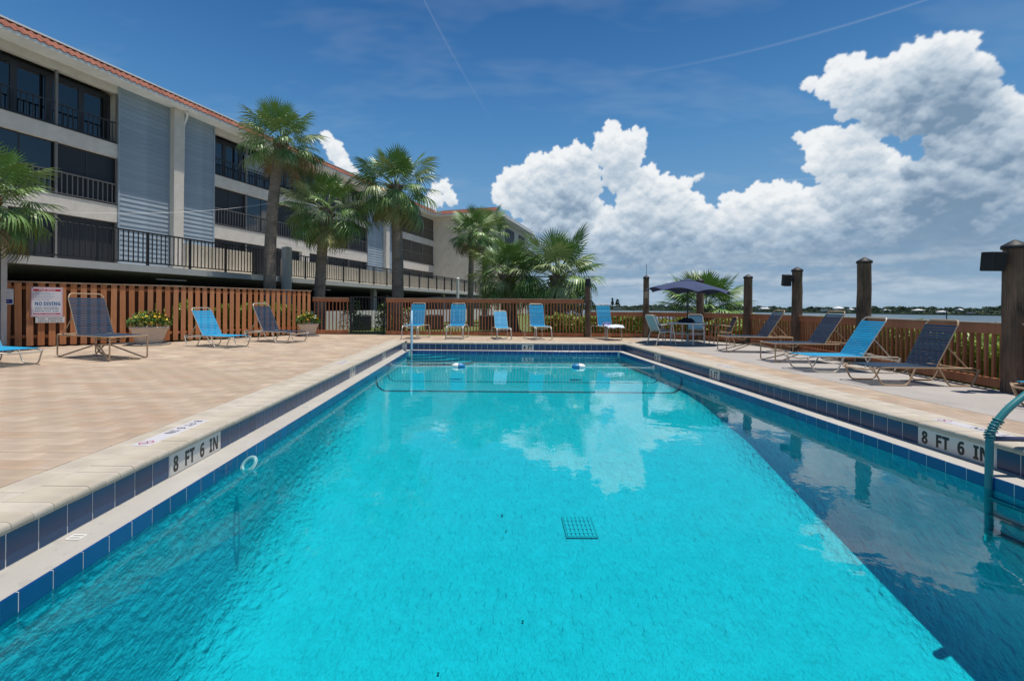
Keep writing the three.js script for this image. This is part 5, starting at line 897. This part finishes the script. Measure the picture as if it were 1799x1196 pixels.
// ------------------------------------------------------------------ table, umbrella, chairs
{
  const tx = 7.08, tZ = 15.9, o = base('patio_table', tx, 0, -tZ, 0.4); tag(o, 'round white patio table under the blue umbrella', 'table');
  mesh('tabletop', uvm(toCreasedNormals(lathe([[0.03, 0.7], [0.6, 0.7], [0.62, 0.712], [0.62, 0.728], [0.6, 0.735], [0.03, 0.735]], 36).toNonIndexed(), 0.5)), mat(C(0.62, 0.62, 0.58), 0.35), o);
  mesh('table_rim', new THREE.TorusGeometry(0.61, 0.017, 8, 40).rotateX(Math.PI / 2).translate(0, 0.712, 0), M.white, o);
  for (let k = 0; k < 4; k++) { const a = k * Math.PI / 2 + 0.5, c = Math.cos(a), s = Math.sin(a); mesh('leg', pipe([[c * 0.3, 0.69, s * 0.3], [c * 0.5, 0.68, s * 0.5], [c * 0.54, 0.62, s * 0.54], [c * 0.56, 0.0, s * 0.56]], 0.02, 8, 0, 0.06), M.white, o); }
  mesh('leg_brace', new THREE.TorusGeometry(0.53, 0.011, 6, 32).rotateX(Math.PI / 2).translate(0, 0.36, 0), M.white, o);
  const u = base('umbrella', tx, 0, -tZ, 0.2); tag(u, 'dark blue patio umbrella with a wavy canopy edge over the white table', 'umbrella');
  mesh('pole', new THREE.CylinderGeometry(0.019, 0.019, 2.2, 12).translate(0, 1.1, 0), mat(C(0.02, 0.025, 0.03), 0.4), u);
  mesh('base_plate', lathe([[0.02, 0.3], [0.035, 0.3], [0.04, 0.1], [0.22, 0.07], [0.245, 0.03], [0.245, 0.0], [0, 0]], 24), mat(C(0.5, 0.52, 0.5), 0.85, { map: T.concrete }), u);
  const can = new THREE.Group(); can.name = 'canopy'; u.add(can); can.position.y = 2.2; can.rotation.z = -0.055; can.rotation.x = 0.02;
  const cloth = phys(C(0.028, 0.045, 0.115), 0.85, { side: THREE.DoubleSide, sheen: 0.4, sheenColor: C(0.3, 0.35, 0.5), sheenRoughness: 0.6 });
  const R = 1.36, drop = 0.42;
  const panel = (() => { const g = new THREE.PlaneGeometry(1, 1, 10, 12), p = g.attributes.position; for (let i = 0; i < p.count; i++) { const u_ = p.getX(i) + 0.5, v = p.getY(i) + 0.5, r = lerp(0.1, R, v), a = (u_ - 0.5) * Math.PI / 4, mid = 1 - (2 * u_ - 1) ** 2, sag = 0.15 * v * v * mid, rim = v > 0.98 ? 0.02 : 0; const rr_ = r * (1 - 0.055 * mid * v); p.setXYZ(i, Math.cos(a) * rr_, -drop * (v ** 1.25) - 0.02 + sag * 0.75 - rim, Math.sin(a) * rr_); } g.computeVertexNormals(); return g; })();
  const vent = (() => { const g = new THREE.PlaneGeometry(1, 1, 6, 4), p = g.attributes.position; for (let i = 0; i < p.count; i++) { const u_ = p.getX(i) + 0.5, v = p.getY(i) + 0.5, r = lerp(0.0, 0.28, v), a = (u_ - 0.5) * Math.PI / 4; p.setXYZ(i, Math.cos(a) * r, 0.05 - 0.09 * v, Math.sin(a) * r); } g.computeVertexNormals(); return g; })();
  for (let k = 0; k < 8; k++) { const q = mesh('canopy_panel', panel, cloth, can); q.rotation.y = k * Math.PI / 4; const vq = mesh('vent_panel', vent, cloth, can); vq.rotation.y = k * Math.PI / 4; const rb = mesh('rib', pipe([[0.04, -0.05, 0], [R * 0.5, -0.05 - drop * 0.42, 0], [R, -0.03 - drop, 0]], 0.008, 5), M.frame, can); rb.rotation.y = (k + 0.5) * Math.PI / 4; }
  mesh('finial', new THREE.SphereGeometry(0.03, 10, 8).translate(0, 0.06, 0), M.frame, can);
  mesh('crank_hub', new THREE.CylinderGeometry(0.04, 0.04, 0.12, 12).translate(0, 1.3, 0), M.frame, u);
  const cv = base('umbrella_cover', tx - 0.05, 0.737, -tZ + 0.05); const cg = new THREE.SphereGeometry(0.24, 18, 10, 0, 6.2832, 0, 1.57), cp = cg.attributes.position; for (let i = 0; i < cp.count; i++) { const x = cp.getX(i), y = cp.getY(i), z = cp.getZ(i), f = 1 + 0.25 * n3(x * 9, y * 9, z * 9); cp.setXYZ(i, x * f * 1.15, Math.max(0.001, y * 0.62 * f), z * f); } cg.computeVertexNormals(); mesh('cloth', cg, mat(C(0.012, 0.014, 0.024), 0.9), cv); mesh('strap', new THREE.TorusGeometry(0.2, 0.012, 5, 18).rotateX(Math.PI / 2).translate(0, 0.06, 0), M.black, cv); tag(cv, 'dark bundled cloth cover lying on the table round the umbrella pole', 'cover');
}
function patioChair(label, frame, sling) {
  const o = base('patio_chair', 0, 0, 0), w = 0.27, h = 0.44; // faces +x
  for (const s of [-1, 1]) {
    mesh('leg', pipe([[0.3, 0.012, s * w], [0.24, h, s * w], [0.2, h + 0.2, s * w], [0.1, h + 0.23, s * w], [-0.22, h + 0.2, s * w]], 0.014, 8, 0, 0.07), frame, o);
    mesh('leg', pipe([[-0.36, 0.012, s * w * 0.98], [-0.24, h - 0.02, s * w * 0.98]], 0.014, 8), frame, o);
  }
  mesh('back_frame', pipe([[0.24, h, -w + 0.02], [-0.22, h - 0.02, -w + 0.02], [-0.42, h + 0.44, -w + 0.03], [-0.44, h + 0.5, -w + 0.08], [-0.44, h + 0.5, w - 0.08], [-0.42, h + 0.44, w - 0.03], [-0.22, h - 0.02, w - 0.02], [0.24, h, w - 0.02]], 0.014, 8, 0, 0.05), frame, o);
  several('foot_runner', [pipe([[0.3, 0.012, -w], [0.3, 0.012, w]], 0.01, 6), pipe([[-0.36, 0.012, -w], [-0.36, 0.012, w]], 0.01, 6)], frame, o);
  const sheet = (x0, y0, x1, y1, sag) => { const g = new THREE.PlaneGeometry(1, 1, 8, 8), p = g.attributes.position; for (let i = 0; i < p.count; i++) { const a = p.getX(i) + 0.5, b = p.getY(i), q = sag * (1 - (2 * a - 1) ** 2); p.setXYZ(i, lerp(x0, x1, a) + q * 0.3, lerp(y0, y1, a) - q, b * (w * 2 - 0.06)); } g.computeVertexNormals(); return g; };
  mesh('seat', sheet(-0.2, h, 0.23, h + 0.005, 0.02), sling, o); mesh('backrest', sheet(-0.225, h + 0.03, -0.435, h + 0.48, 0.015), sling, o);
  return tag(o, label, 'chair', 'patio chairs round the umbrella table');
}
const slA = mat(C(0.2, 0.36, 0.42), 0.8, { side: THREE.DoubleSide }), slB = mat(C(0.035, 0.13, 0.23), 0.8, { side: THREE.DoubleSide }), slD = mat(C(0.02, 0.02, 0.03), 0.8, { side: THREE.DoubleSide });
const frameW = mat(C(0.55, 0.53, 0.46), 0.4);
const pcA = patioChair('pale green patio chair seen from the side, left of the umbrella table', frameW, slA); face(pcA, 5.95, 15.25, 0.98, 0.18, 1.06);
const pcB = patioChair('blue grey patio chair behind the left part of the umbrella table', frameW, slB); face(pcB, 6.55, 16.85, 0.5, -0.87, 1);
const pcC = patioChair('blue patio chair behind the umbrella table before the hidden post', frameW, slB); face(pcC, 7.75, 16.75, -0.4, -0.92, 1.05);
const pcD = patioChair('dark patio chair right of the umbrella table facing it', M.tan, slD); face(pcD, 8.05, 15.55, -0.98, 0.2, 1);

// ------------------------------------------------------------------ planters
function planter(label, x, Z, r, h, seed) {
  reseed(seed);
  const o = base('flower_planter', x, 0, -Z), P = [[0, 0.03], [r * 0.66, 0.03], [r * 0.68, 0.06], [r * 0.93, h * 0.82], [r * 1.0, h * 0.86], [r * 1.02, h * 0.97], [r, h], [r * 0.9, h], [r * 0.86, h * 0.9], [0, h * 0.9]];
  const pg = uvm(toCreasedNormals(lathe(P, 32).toNonIndexed(), 0.5)), pp = pg.attributes.position; for (let i = 0; i < pp.count; i++) { const a = Math.atan2(pp.getZ(i), pp.getX(i)), y = pp.getY(i), f = y > 0.08 && y < h * 0.82 ? 1 - 0.018 * (0.5 + 0.5 * Math.cos(a * 16)) : 1; pp.setX(i, pp.getX(i) * f); pp.setZ(i, pp.getZ(i) * f); } pg.computeVertexNormals();
  mesh('tub', pg, mat(C(0.68, 0.57, 0.47), 0.9, { map: T.stone, bumpMap: T.stuccoBump, bumpScale: 0.006 }), o);
  mesh('soil', new THREE.CircleGeometry(r * 0.87, 24).rotateX(-Math.PI / 2).translate(0, h * 0.905, 0), mat(C(0.05, 0.035, 0.025), 1), o);
  mesh('saucer', uvm(lathe([[0, 0.004], [r * 1.12, 0.004], [r * 1.16, 0.03], [r * 1.1, 0.045], [r * 0.66, 0.03]], 8)), mat(C(0.4, 0.36, 0.32), 0.9, { map: T.concrete }), o);
  const leaf = new THREE.BufferGeometry(); leaf.setAttribute('position', new THREE.Float32BufferAttribute([0, 0, 0, -0.016, 0.006, 0.03, 0, -0.002, 0.032, 0, 0, 0, 0, -0.002, 0.032, 0.016, 0.006, 0.03, -0.016, 0.006, 0.03, 0, 0.0, 0.075, 0, -0.002, 0.032, 0, -0.002, 0.032, 0, 0.0, 0.075, 0.016, 0.006, 0.03], 3)); leaf.computeVertexNormals();
  const groups = [[], [], []]; for (let k = 0; k < 1500; k++) { const a = rnd() * 6.283, e = Math.pow(rnd(), 0.5), R = r * 1.12 * e, y = h + 0.02 + (0.46 - 0.3 * e * e) * Math.sqrt(rnd()) * (0.85 + 0.3 * n2(a * 2, seed)) - (e > 0.9 ? 0.1 * rnd() : 0); groups[k % 3].push(leaf.clone().scale(1.2, 1, rr(0.8, 1.5)).rotateX(rr(-1.2, 0.5)).rotateY(a + rr(-1.3, 1.3)).translate(Math.cos(a) * R, y, -Math.sin(a) * R)); }
  [[0.07, 0.16, 0.02], [0.11, 0.21, 0.03], [0.05, 0.12, 0.02]].forEach((c, i) => { const f = mesh('foliage', mergeGeometries(groups[i]), mat(C(...c), 0.7, { side: THREE.DoubleSide }), o); f.userData.kind = 'stuff'; });
  const petals = []; for (let k = 0; k < 6; k++) petals.push(new THREE.CircleGeometry(0.017, 6).scale(0.75, 1.25, 1).translate(0, 0.022, 0).rotateX(-0.35).rotateZ(k * Math.PI / 3)); const fg = join(petals.map((g) => g.toNonIndexed())).rotateX(-1.0).scale(1.25, 1.25, 1.25), heart = new THREE.SphereGeometry(0.009, 6, 4);
  const fm = [[0.85, 0.55, 0.02], [0.9, 0.66, 0.05], [0.85, 0.42, 0.05], [0.8, 0.76, 0.72]].map((c) => mat(C(...c), 0.7, { side: THREE.DoubleSide }));
  for (let k = 0; k < 44; k++) { const a = rnd() * 6.283, e = Math.sqrt(rnd()), R = r * 1.1 * e, y = h + 0.48 - 0.32 * e * e + rr(-0.06, 0.03), f = mesh('flower', fg, fm[rnd() < 0.9 ? Math.floor(rnd() * 3) : 3], o); f.position.set(Math.cos(a) * R, y, Math.sin(a) * R); f.rotation.set(rr(-0.5, 0.5), rnd() * 6, rr(-0.3, 0.3)); }
  return tag(o, label, 'planter', 'tubs of yellow flowers by the fence');
}
planter('large pale tub of yellow flowers behind the navy lounger with the chain', -10.15, 14.15, 0.5, 0.56, 41);
planter('pale tub of yellow flowers by the end of the board fence', -6.95, 18.55, 0.4, 0.5, 42);

// ------------------------------------------------------------------ hedges and shrubs
const hedgeLeaf = new THREE.BufferGeometry(); hedgeLeaf.setAttribute('position', new THREE.Float32BufferAttribute([0, 0, 0, -0.032, 0.01, 0.035, 0, -0.003, 0.045, 0, 0, 0, 0, -0.003, 0.045, 0.032, 0.01, 0.035, -0.032, 0.01, 0.035, -0.02, 0.004, 0.072, 0, -0.003, 0.045, 0, -0.003, 0.045, 0.02, 0.004, 0.072, 0.032, 0.01, 0.035, -0.02, 0.004, 0.072, 0.02, 0.004, 0.072, 0, -0.003, 0.045], 3)); hedgeLeaf.computeVertexNormals();
const hedgeMat = phys(C(0.34, 0.48, 0.075), 0.5, { side: THREE.DoubleSide, transmission: 0.55, thickness: 0 });
function hedge(name, label, line, n, w, h, y0, seed, size = 1, tone = [1, 1, 1], thing = false) {
  reseed(seed); const L = [0]; for (let s = 1; s < line.length; s++) L.push(L[s - 1] + Math.hypot(line[s][0] - line[s - 1][0], line[s][1] - line[s - 1][1])); const tot = L[L.length - 1];
  const im = shade(new THREE.InstancedMesh(hedgeLeaf, hedgeMat, n)); im.name = numbered(name);
  const mt = new THREE.Matrix4(), q = new THREE.Quaternion(), col = new THREE.Color(), e = new THREE.Euler();
  for (let i = 0; i < n; i++) {
    const d = rnd() * tot; let s = 1; while (L[s] < d) s++; const t = (d - L[s - 1]) / (L[s] - L[s - 1]), [x0, Z0] = line[s - 1], [x1, Z1] = line[s], len = L[s] - L[s - 1], ux = (x1 - x0) / len, uz = (Z1 - Z0) / len;
    const hh = h * (0.86 + 0.2 * n2(d * 0.9, seed) + 0.12 * n2(d * 3.1, seed + 4)), a = rnd() * 2 - 1, ya = rnd(), shell = rnd() < 0.6; let off = a * w / 2, y = ya * hh; if (shell) { if (rnd() < 0.45) y = hh * (1 - 0.1 * rnd() * rnd()) * (1 - 0.12 * a * a); else off = Math.sign(a) * w / 2 * (1 - 0.12 * rnd()); }
    off += 0.1 * n2(d * 2.2, y * 2.5); const s_ = size * rr(0.7, 1.5);
    q.setFromEuler(e.set(rr(-1.1, 0.6), rnd() * 6.283, rr(-0.5, 0.5), 'YXZ')); mt.compose(V(lerp(x0, x1, t) - uz * off, y0 + y, -(lerp(Z0, Z1, t) + ux * off)), q, V(s_, s_, s_)); im.setMatrixAt(i, mt);
    const v = rr(0.55, 1.35); im.setColorAt(i, col.setRGB(v * tone[0] * rr(0.8, 1.25), v * tone[1], v * tone[2] * rr(0.7, 1.2)));
  }
  scene.add(im); return tag(im, label, 'hedge', null, 'stuff');
}
hedge('hedge', 'dense bright green hedge right behind the low fence on the bay side', [[2.3, 20.6], [4.6, 20.0], [7.1, 19.8], [9.4, 18.5], [10.5, 16.3], [10.35, 13.4], [9.75, 10.2], [9.2, 6.8], [8.8, 3.5]], 72000, 1.7, 1.06, -0.15, 61, 1.05);
hedge('hedge', 'green hedge glimpsed through the gaps of the tall board fence', [[-11.0, 15.7], [-9.6, 17.3], [-7.9, 20.4]], 13000, 0.8, 1.5, -0.15, 62, 1.1, [1.15, 1.1, 0.9]);
function shrub(label, x, Z, r, h, seed, n = 420) {
  reseed(seed); const o = base('leafy_shrub', x, -0.15, -Z), gs = [[], []]; mesh('stem', [pipe([[0, 0, 0], [0.05, h * 0.4, 0.03], [r * 0.4, h * 0.8, 0.05]], 0.02, 5), pipe([[0, 0, 0], [-0.05, h * 0.5, 0.03], [-r * 0.4, h * 0.85, -0.05]], 0.018, 5), pipe([[0, 0, 0], [0, h * 0.9, 0.1]], 0.018, 5)], mat(C(0.12, 0.09, 0.06)), o);
  for (let k = 0; k < n; k++) { const a = rnd() * 6.283, e = Math.sqrt(rnd()), y = h * rr(0.12, 1), R = r * e * (1.15 - 0.5 * y / h); gs[k % 2].push(hedgeLeaf.clone().scale(1.4, 1, 1.5).rotateX(rr(-1, 0.4)).rotateY(rnd() * 6.28).translate(Math.cos(a) * R, y, Math.sin(a) * R)); }
  gs.forEach((g, i) => { const f = mesh('foliage', mergeGeometries(g), mat(i ? C(0.16, 0.24, 0.05) : C(0.08, 0.15, 0.04), 0.6, { side: THREE.DoubleSide }), o); f.userData.kind = 'stuff'; });
  return tag(o, label, 'shrub');
}
shrub('loose green shrub growing right behind the black gate', -4.35, 20.6, 0.42, 1.5, 63, 620);
shrub('green shrub behind the rail fence beside the brown palm trunk', -3.2, 20.5, 0.4, 1.25, 64, 460);
shrub('pale green shrub beyond the short rail fence section', -6.3, 22.5, 0.6, 1.6, 65, 420);

// ------------------------------------------------------------------ pool equipment
{
  const sleeve = mat(C(0.3, 0.47, 0.6), 0.55), o = base('hand_rail', -2.36, 0, -15.9); tag(o, 'pale blue sleeved handrail standing in the entry steps', 'handrail');
  mesh('rail_tube', pipe([[-0.09, -0.02, -0.42], [-0.089, 0.95, -0.36], [-0.065, 1.06, -0.2], [-0.004, 1.03, 0.2], [0.059, 0.75, 0.62], [0.095, -0.6, 0.86]], 0.024, 10, 0, 0.14), M.silver, o);
  mesh('rail_sleeve', pipe([[-0.092, 0.6, -0.38], [-0.089, 0.95, -0.36], [-0.065, 1.06, -0.2], [-0.004, 1.03, 0.2], [0.059, 0.75, 0.62], [0.084, -0.2, 0.79]], 0.036, 10, 0, 0.14), sleeve, o);
  mesh('anchor_plate', lathe([[0, 0.03], [0.05, 0.028], [0.065, 0.0], [0, 0]], 14).translate(-0.09, 0, -0.42), M.silver, o);
}
{
  const o = base('pool_ladder', 4.63, 0, -4.21); tag(o, 'pool ladder with teal sleeved rail at the deep end', 'ladder');
  const chrome = mat(C(0.55, 0.55, 0.53), 0.16, { metalness: 0.95 }), sleeve = mat(C(0.025, 0.2, 0.22), 0.42), path = (z) => [[-0.02, -0.84, z], [0, 0.16, z], [0.16, 0.36, z], [0.42, 0.56, z], [0.62, 0.62, z], [0.82, 0.5, z], [0.86, -0.02, z]];
  for (const z of [0, 0.52]) {
    mesh('ladder_rail', pipe(path(z), 0.02, 10, 0, 0.1), chrome, o); const p = path(z); p[0] = [-0.012, -0.78, z]; p[6] = [0.85, 0.3, z];
    mesh('rail_sleeve', pipe(p, 0.029, 12, 0, 0.1), sleeve, o);
    const rings = []; for (let k = 0; k < 8; k++) { const t = k / 7, y = 0.09 + t * 0.16, x = 0.0 + Math.max(0, t - 0.3) * 0.11; rings.push(new THREE.TorusGeometry(0.032 + 0.004 * (k % 2), 0.007, 6, 18).rotateX(Math.PI / 2 + 0.1 * (k % 3 - 1)).rotateZ(-0.7 * Math.max(0, t - 0.3)).translate(x, y, z)); } mesh('sleeve_fold', rings, sleeve, o);
    mesh('rail_flange', lathe([[0, 0.03], [0.05, 0.028], [0.06, 0.0], [0, 0]], 14).translate(0.86, 0, z), chrome, o);
  }
  for (const y of [-0.45, -0.6, -0.74]) mesh('tread', soft(0.12, 0.03, 0.5, 0.01, 0.02, y, 0.26), mat(C(0.05, 0.1, 0.12), 0.5), o);
  mesh('cross_tube', pipe([[0.03, 0.085, 0.0], [0.5, 0.085, 0.02], [0.84, 0.085, 0.04]], 0.022, 9), mat(C(0.04, 0.05, 0.11), 0.35), o);
}
{
  const Z = 12.35, rope = base('float_line', 0, WATER, -Z), pts = []; reseed(3);
  for (let k = 0; k <= 40; k++) pts.push(V(lerp(inL, inR, k / 40), 0.012 + 0.006 * Math.sin(k * 2.1), 0.03 * Math.sin(k * 0.35))); mesh('rope', pipe(pts, 0.005, 6, 120), M.white, rope); mesh('rope_hook', [new THREE.TorusGeometry(0.03, 0.008, 6, 12).translate(inL + 0.03, 0.03, 0), new THREE.TorusGeometry(0.03, 0.008, 6, 12).translate(inR - 0.03, 0.03, 0)], M.silver, rope); tag(rope, 'thin white rope stretched across the pool on the water', 'rope');
  const fl = base('rope_float', -0.6, WATER + 0.015, -Z + 0.02); fl.scale.set(1.05, 0.8, 0.9); const half = lathe([[0.012, 0.17], [0.04, 0.165], [0.085, 0.12], [0.1, 0.06], [0.1, 0.0]], 18);
  mesh('float_shell', half.clone().rotateZ(Math.PI / 2), M.white, fl); mesh('float_shell', half.clone().rotateZ(-Math.PI / 2), mat(C(0.01, 0.2, 0.42), 0.4), fl); mesh('float_band', new THREE.TorusGeometry(0.1, 0.006, 6, 24).rotateY(Math.PI / 2), M.navy[0], fl);
  tag(fl, 'blue and white rope float near the entry steps', 'pool float', 'floats on the pool rope'); copy(fl, 2.6, WATER + 0.02, -Z, Math.PI, 'blue and white rope float before the leaned back chair side of the pool').userData.label = 'blue and white rope float on the bay side half of the rope';
  const rg = base('floating_ring', -2.3, WATER + 0.035, -4.6); const r1 = mesh('ring', new THREE.TorusGeometry(0.064, 0.016, 10, 28).scale(0.85, 1.1, 0.8).rotateZ(-0.3).rotateX(-0.75), phys(C(0.35, 0.72, 0.72), 0.35, { transmission: 0.6, thickness: 0 }), rg); mesh('ring_seam', new THREE.TorusGeometry(0.081, 0.0025, 5, 28).scale(0.85, 1.1, 1).rotateZ(-0.3).rotateX(-0.75), M.white, rg); tag(rg, 'small pale aqua ring floating by the gutter edge', 'ring toy');
  const lm = mat(C(0.06, 0.075, 0.05), 0.8, { side: THREE.DoubleSide }), lg = hedgeLeaf.clone(); uvm(lg);
  for (const [x, Z2, s] of [[0.52, 3.9, 0.6], [0.5, 3.72, 0.8], [0.42, 4.6, 0.5], [0.7, 3.28, 0.7], [0.3, 6.2, 0.7], [0.33, 5.9, 0.5], [-0.35, 4.1, 0.5]]) { const l = mesh('fallen_leaf', lg, lm); l.position.set(x, WATER - depthAt(Z2) + 0.02, -Z2); l.rotation.set(0.2, x * 20, 0.1); l.scale.setScalar(s * 0.7); tag(l, 'small dark leaf lying on the pale pool floor', 'leaf', 'leaves on the pool floor'); }
}
// thin wires strung between palms
for (const [a, b, sag, label] of [[[-8.9, 3.95, -19.6], [-3.95, 3.7, -22], 0.25, 'thin pale wire strung between the palm trunks'], [[-11.7, 3.7, -12.4], [-8.9, 5.55, -19.6], 0.2, 'thin wire running from the cut off palm to the tallest palm']]) {
  const A = V(...a), B = V(...b), o = base('string_wire', 0, 0, 0), pts = []; for (let k = 0; k <= 16; k++) { const t = k / 16, p = A.clone().lerp(B, t); p.y -= sag * 4 * t * (1 - t); pts.push(p); } mesh('wire', tubeAlong(pts, 0.006, 5), M.soffit, o); mesh('wire_clip', new THREE.TorusGeometry(0.03, 0.006, 5, 10).translate(...a), M.silver, o); tag(o, label, 'wire');
}

renderer.render(scene, camera);
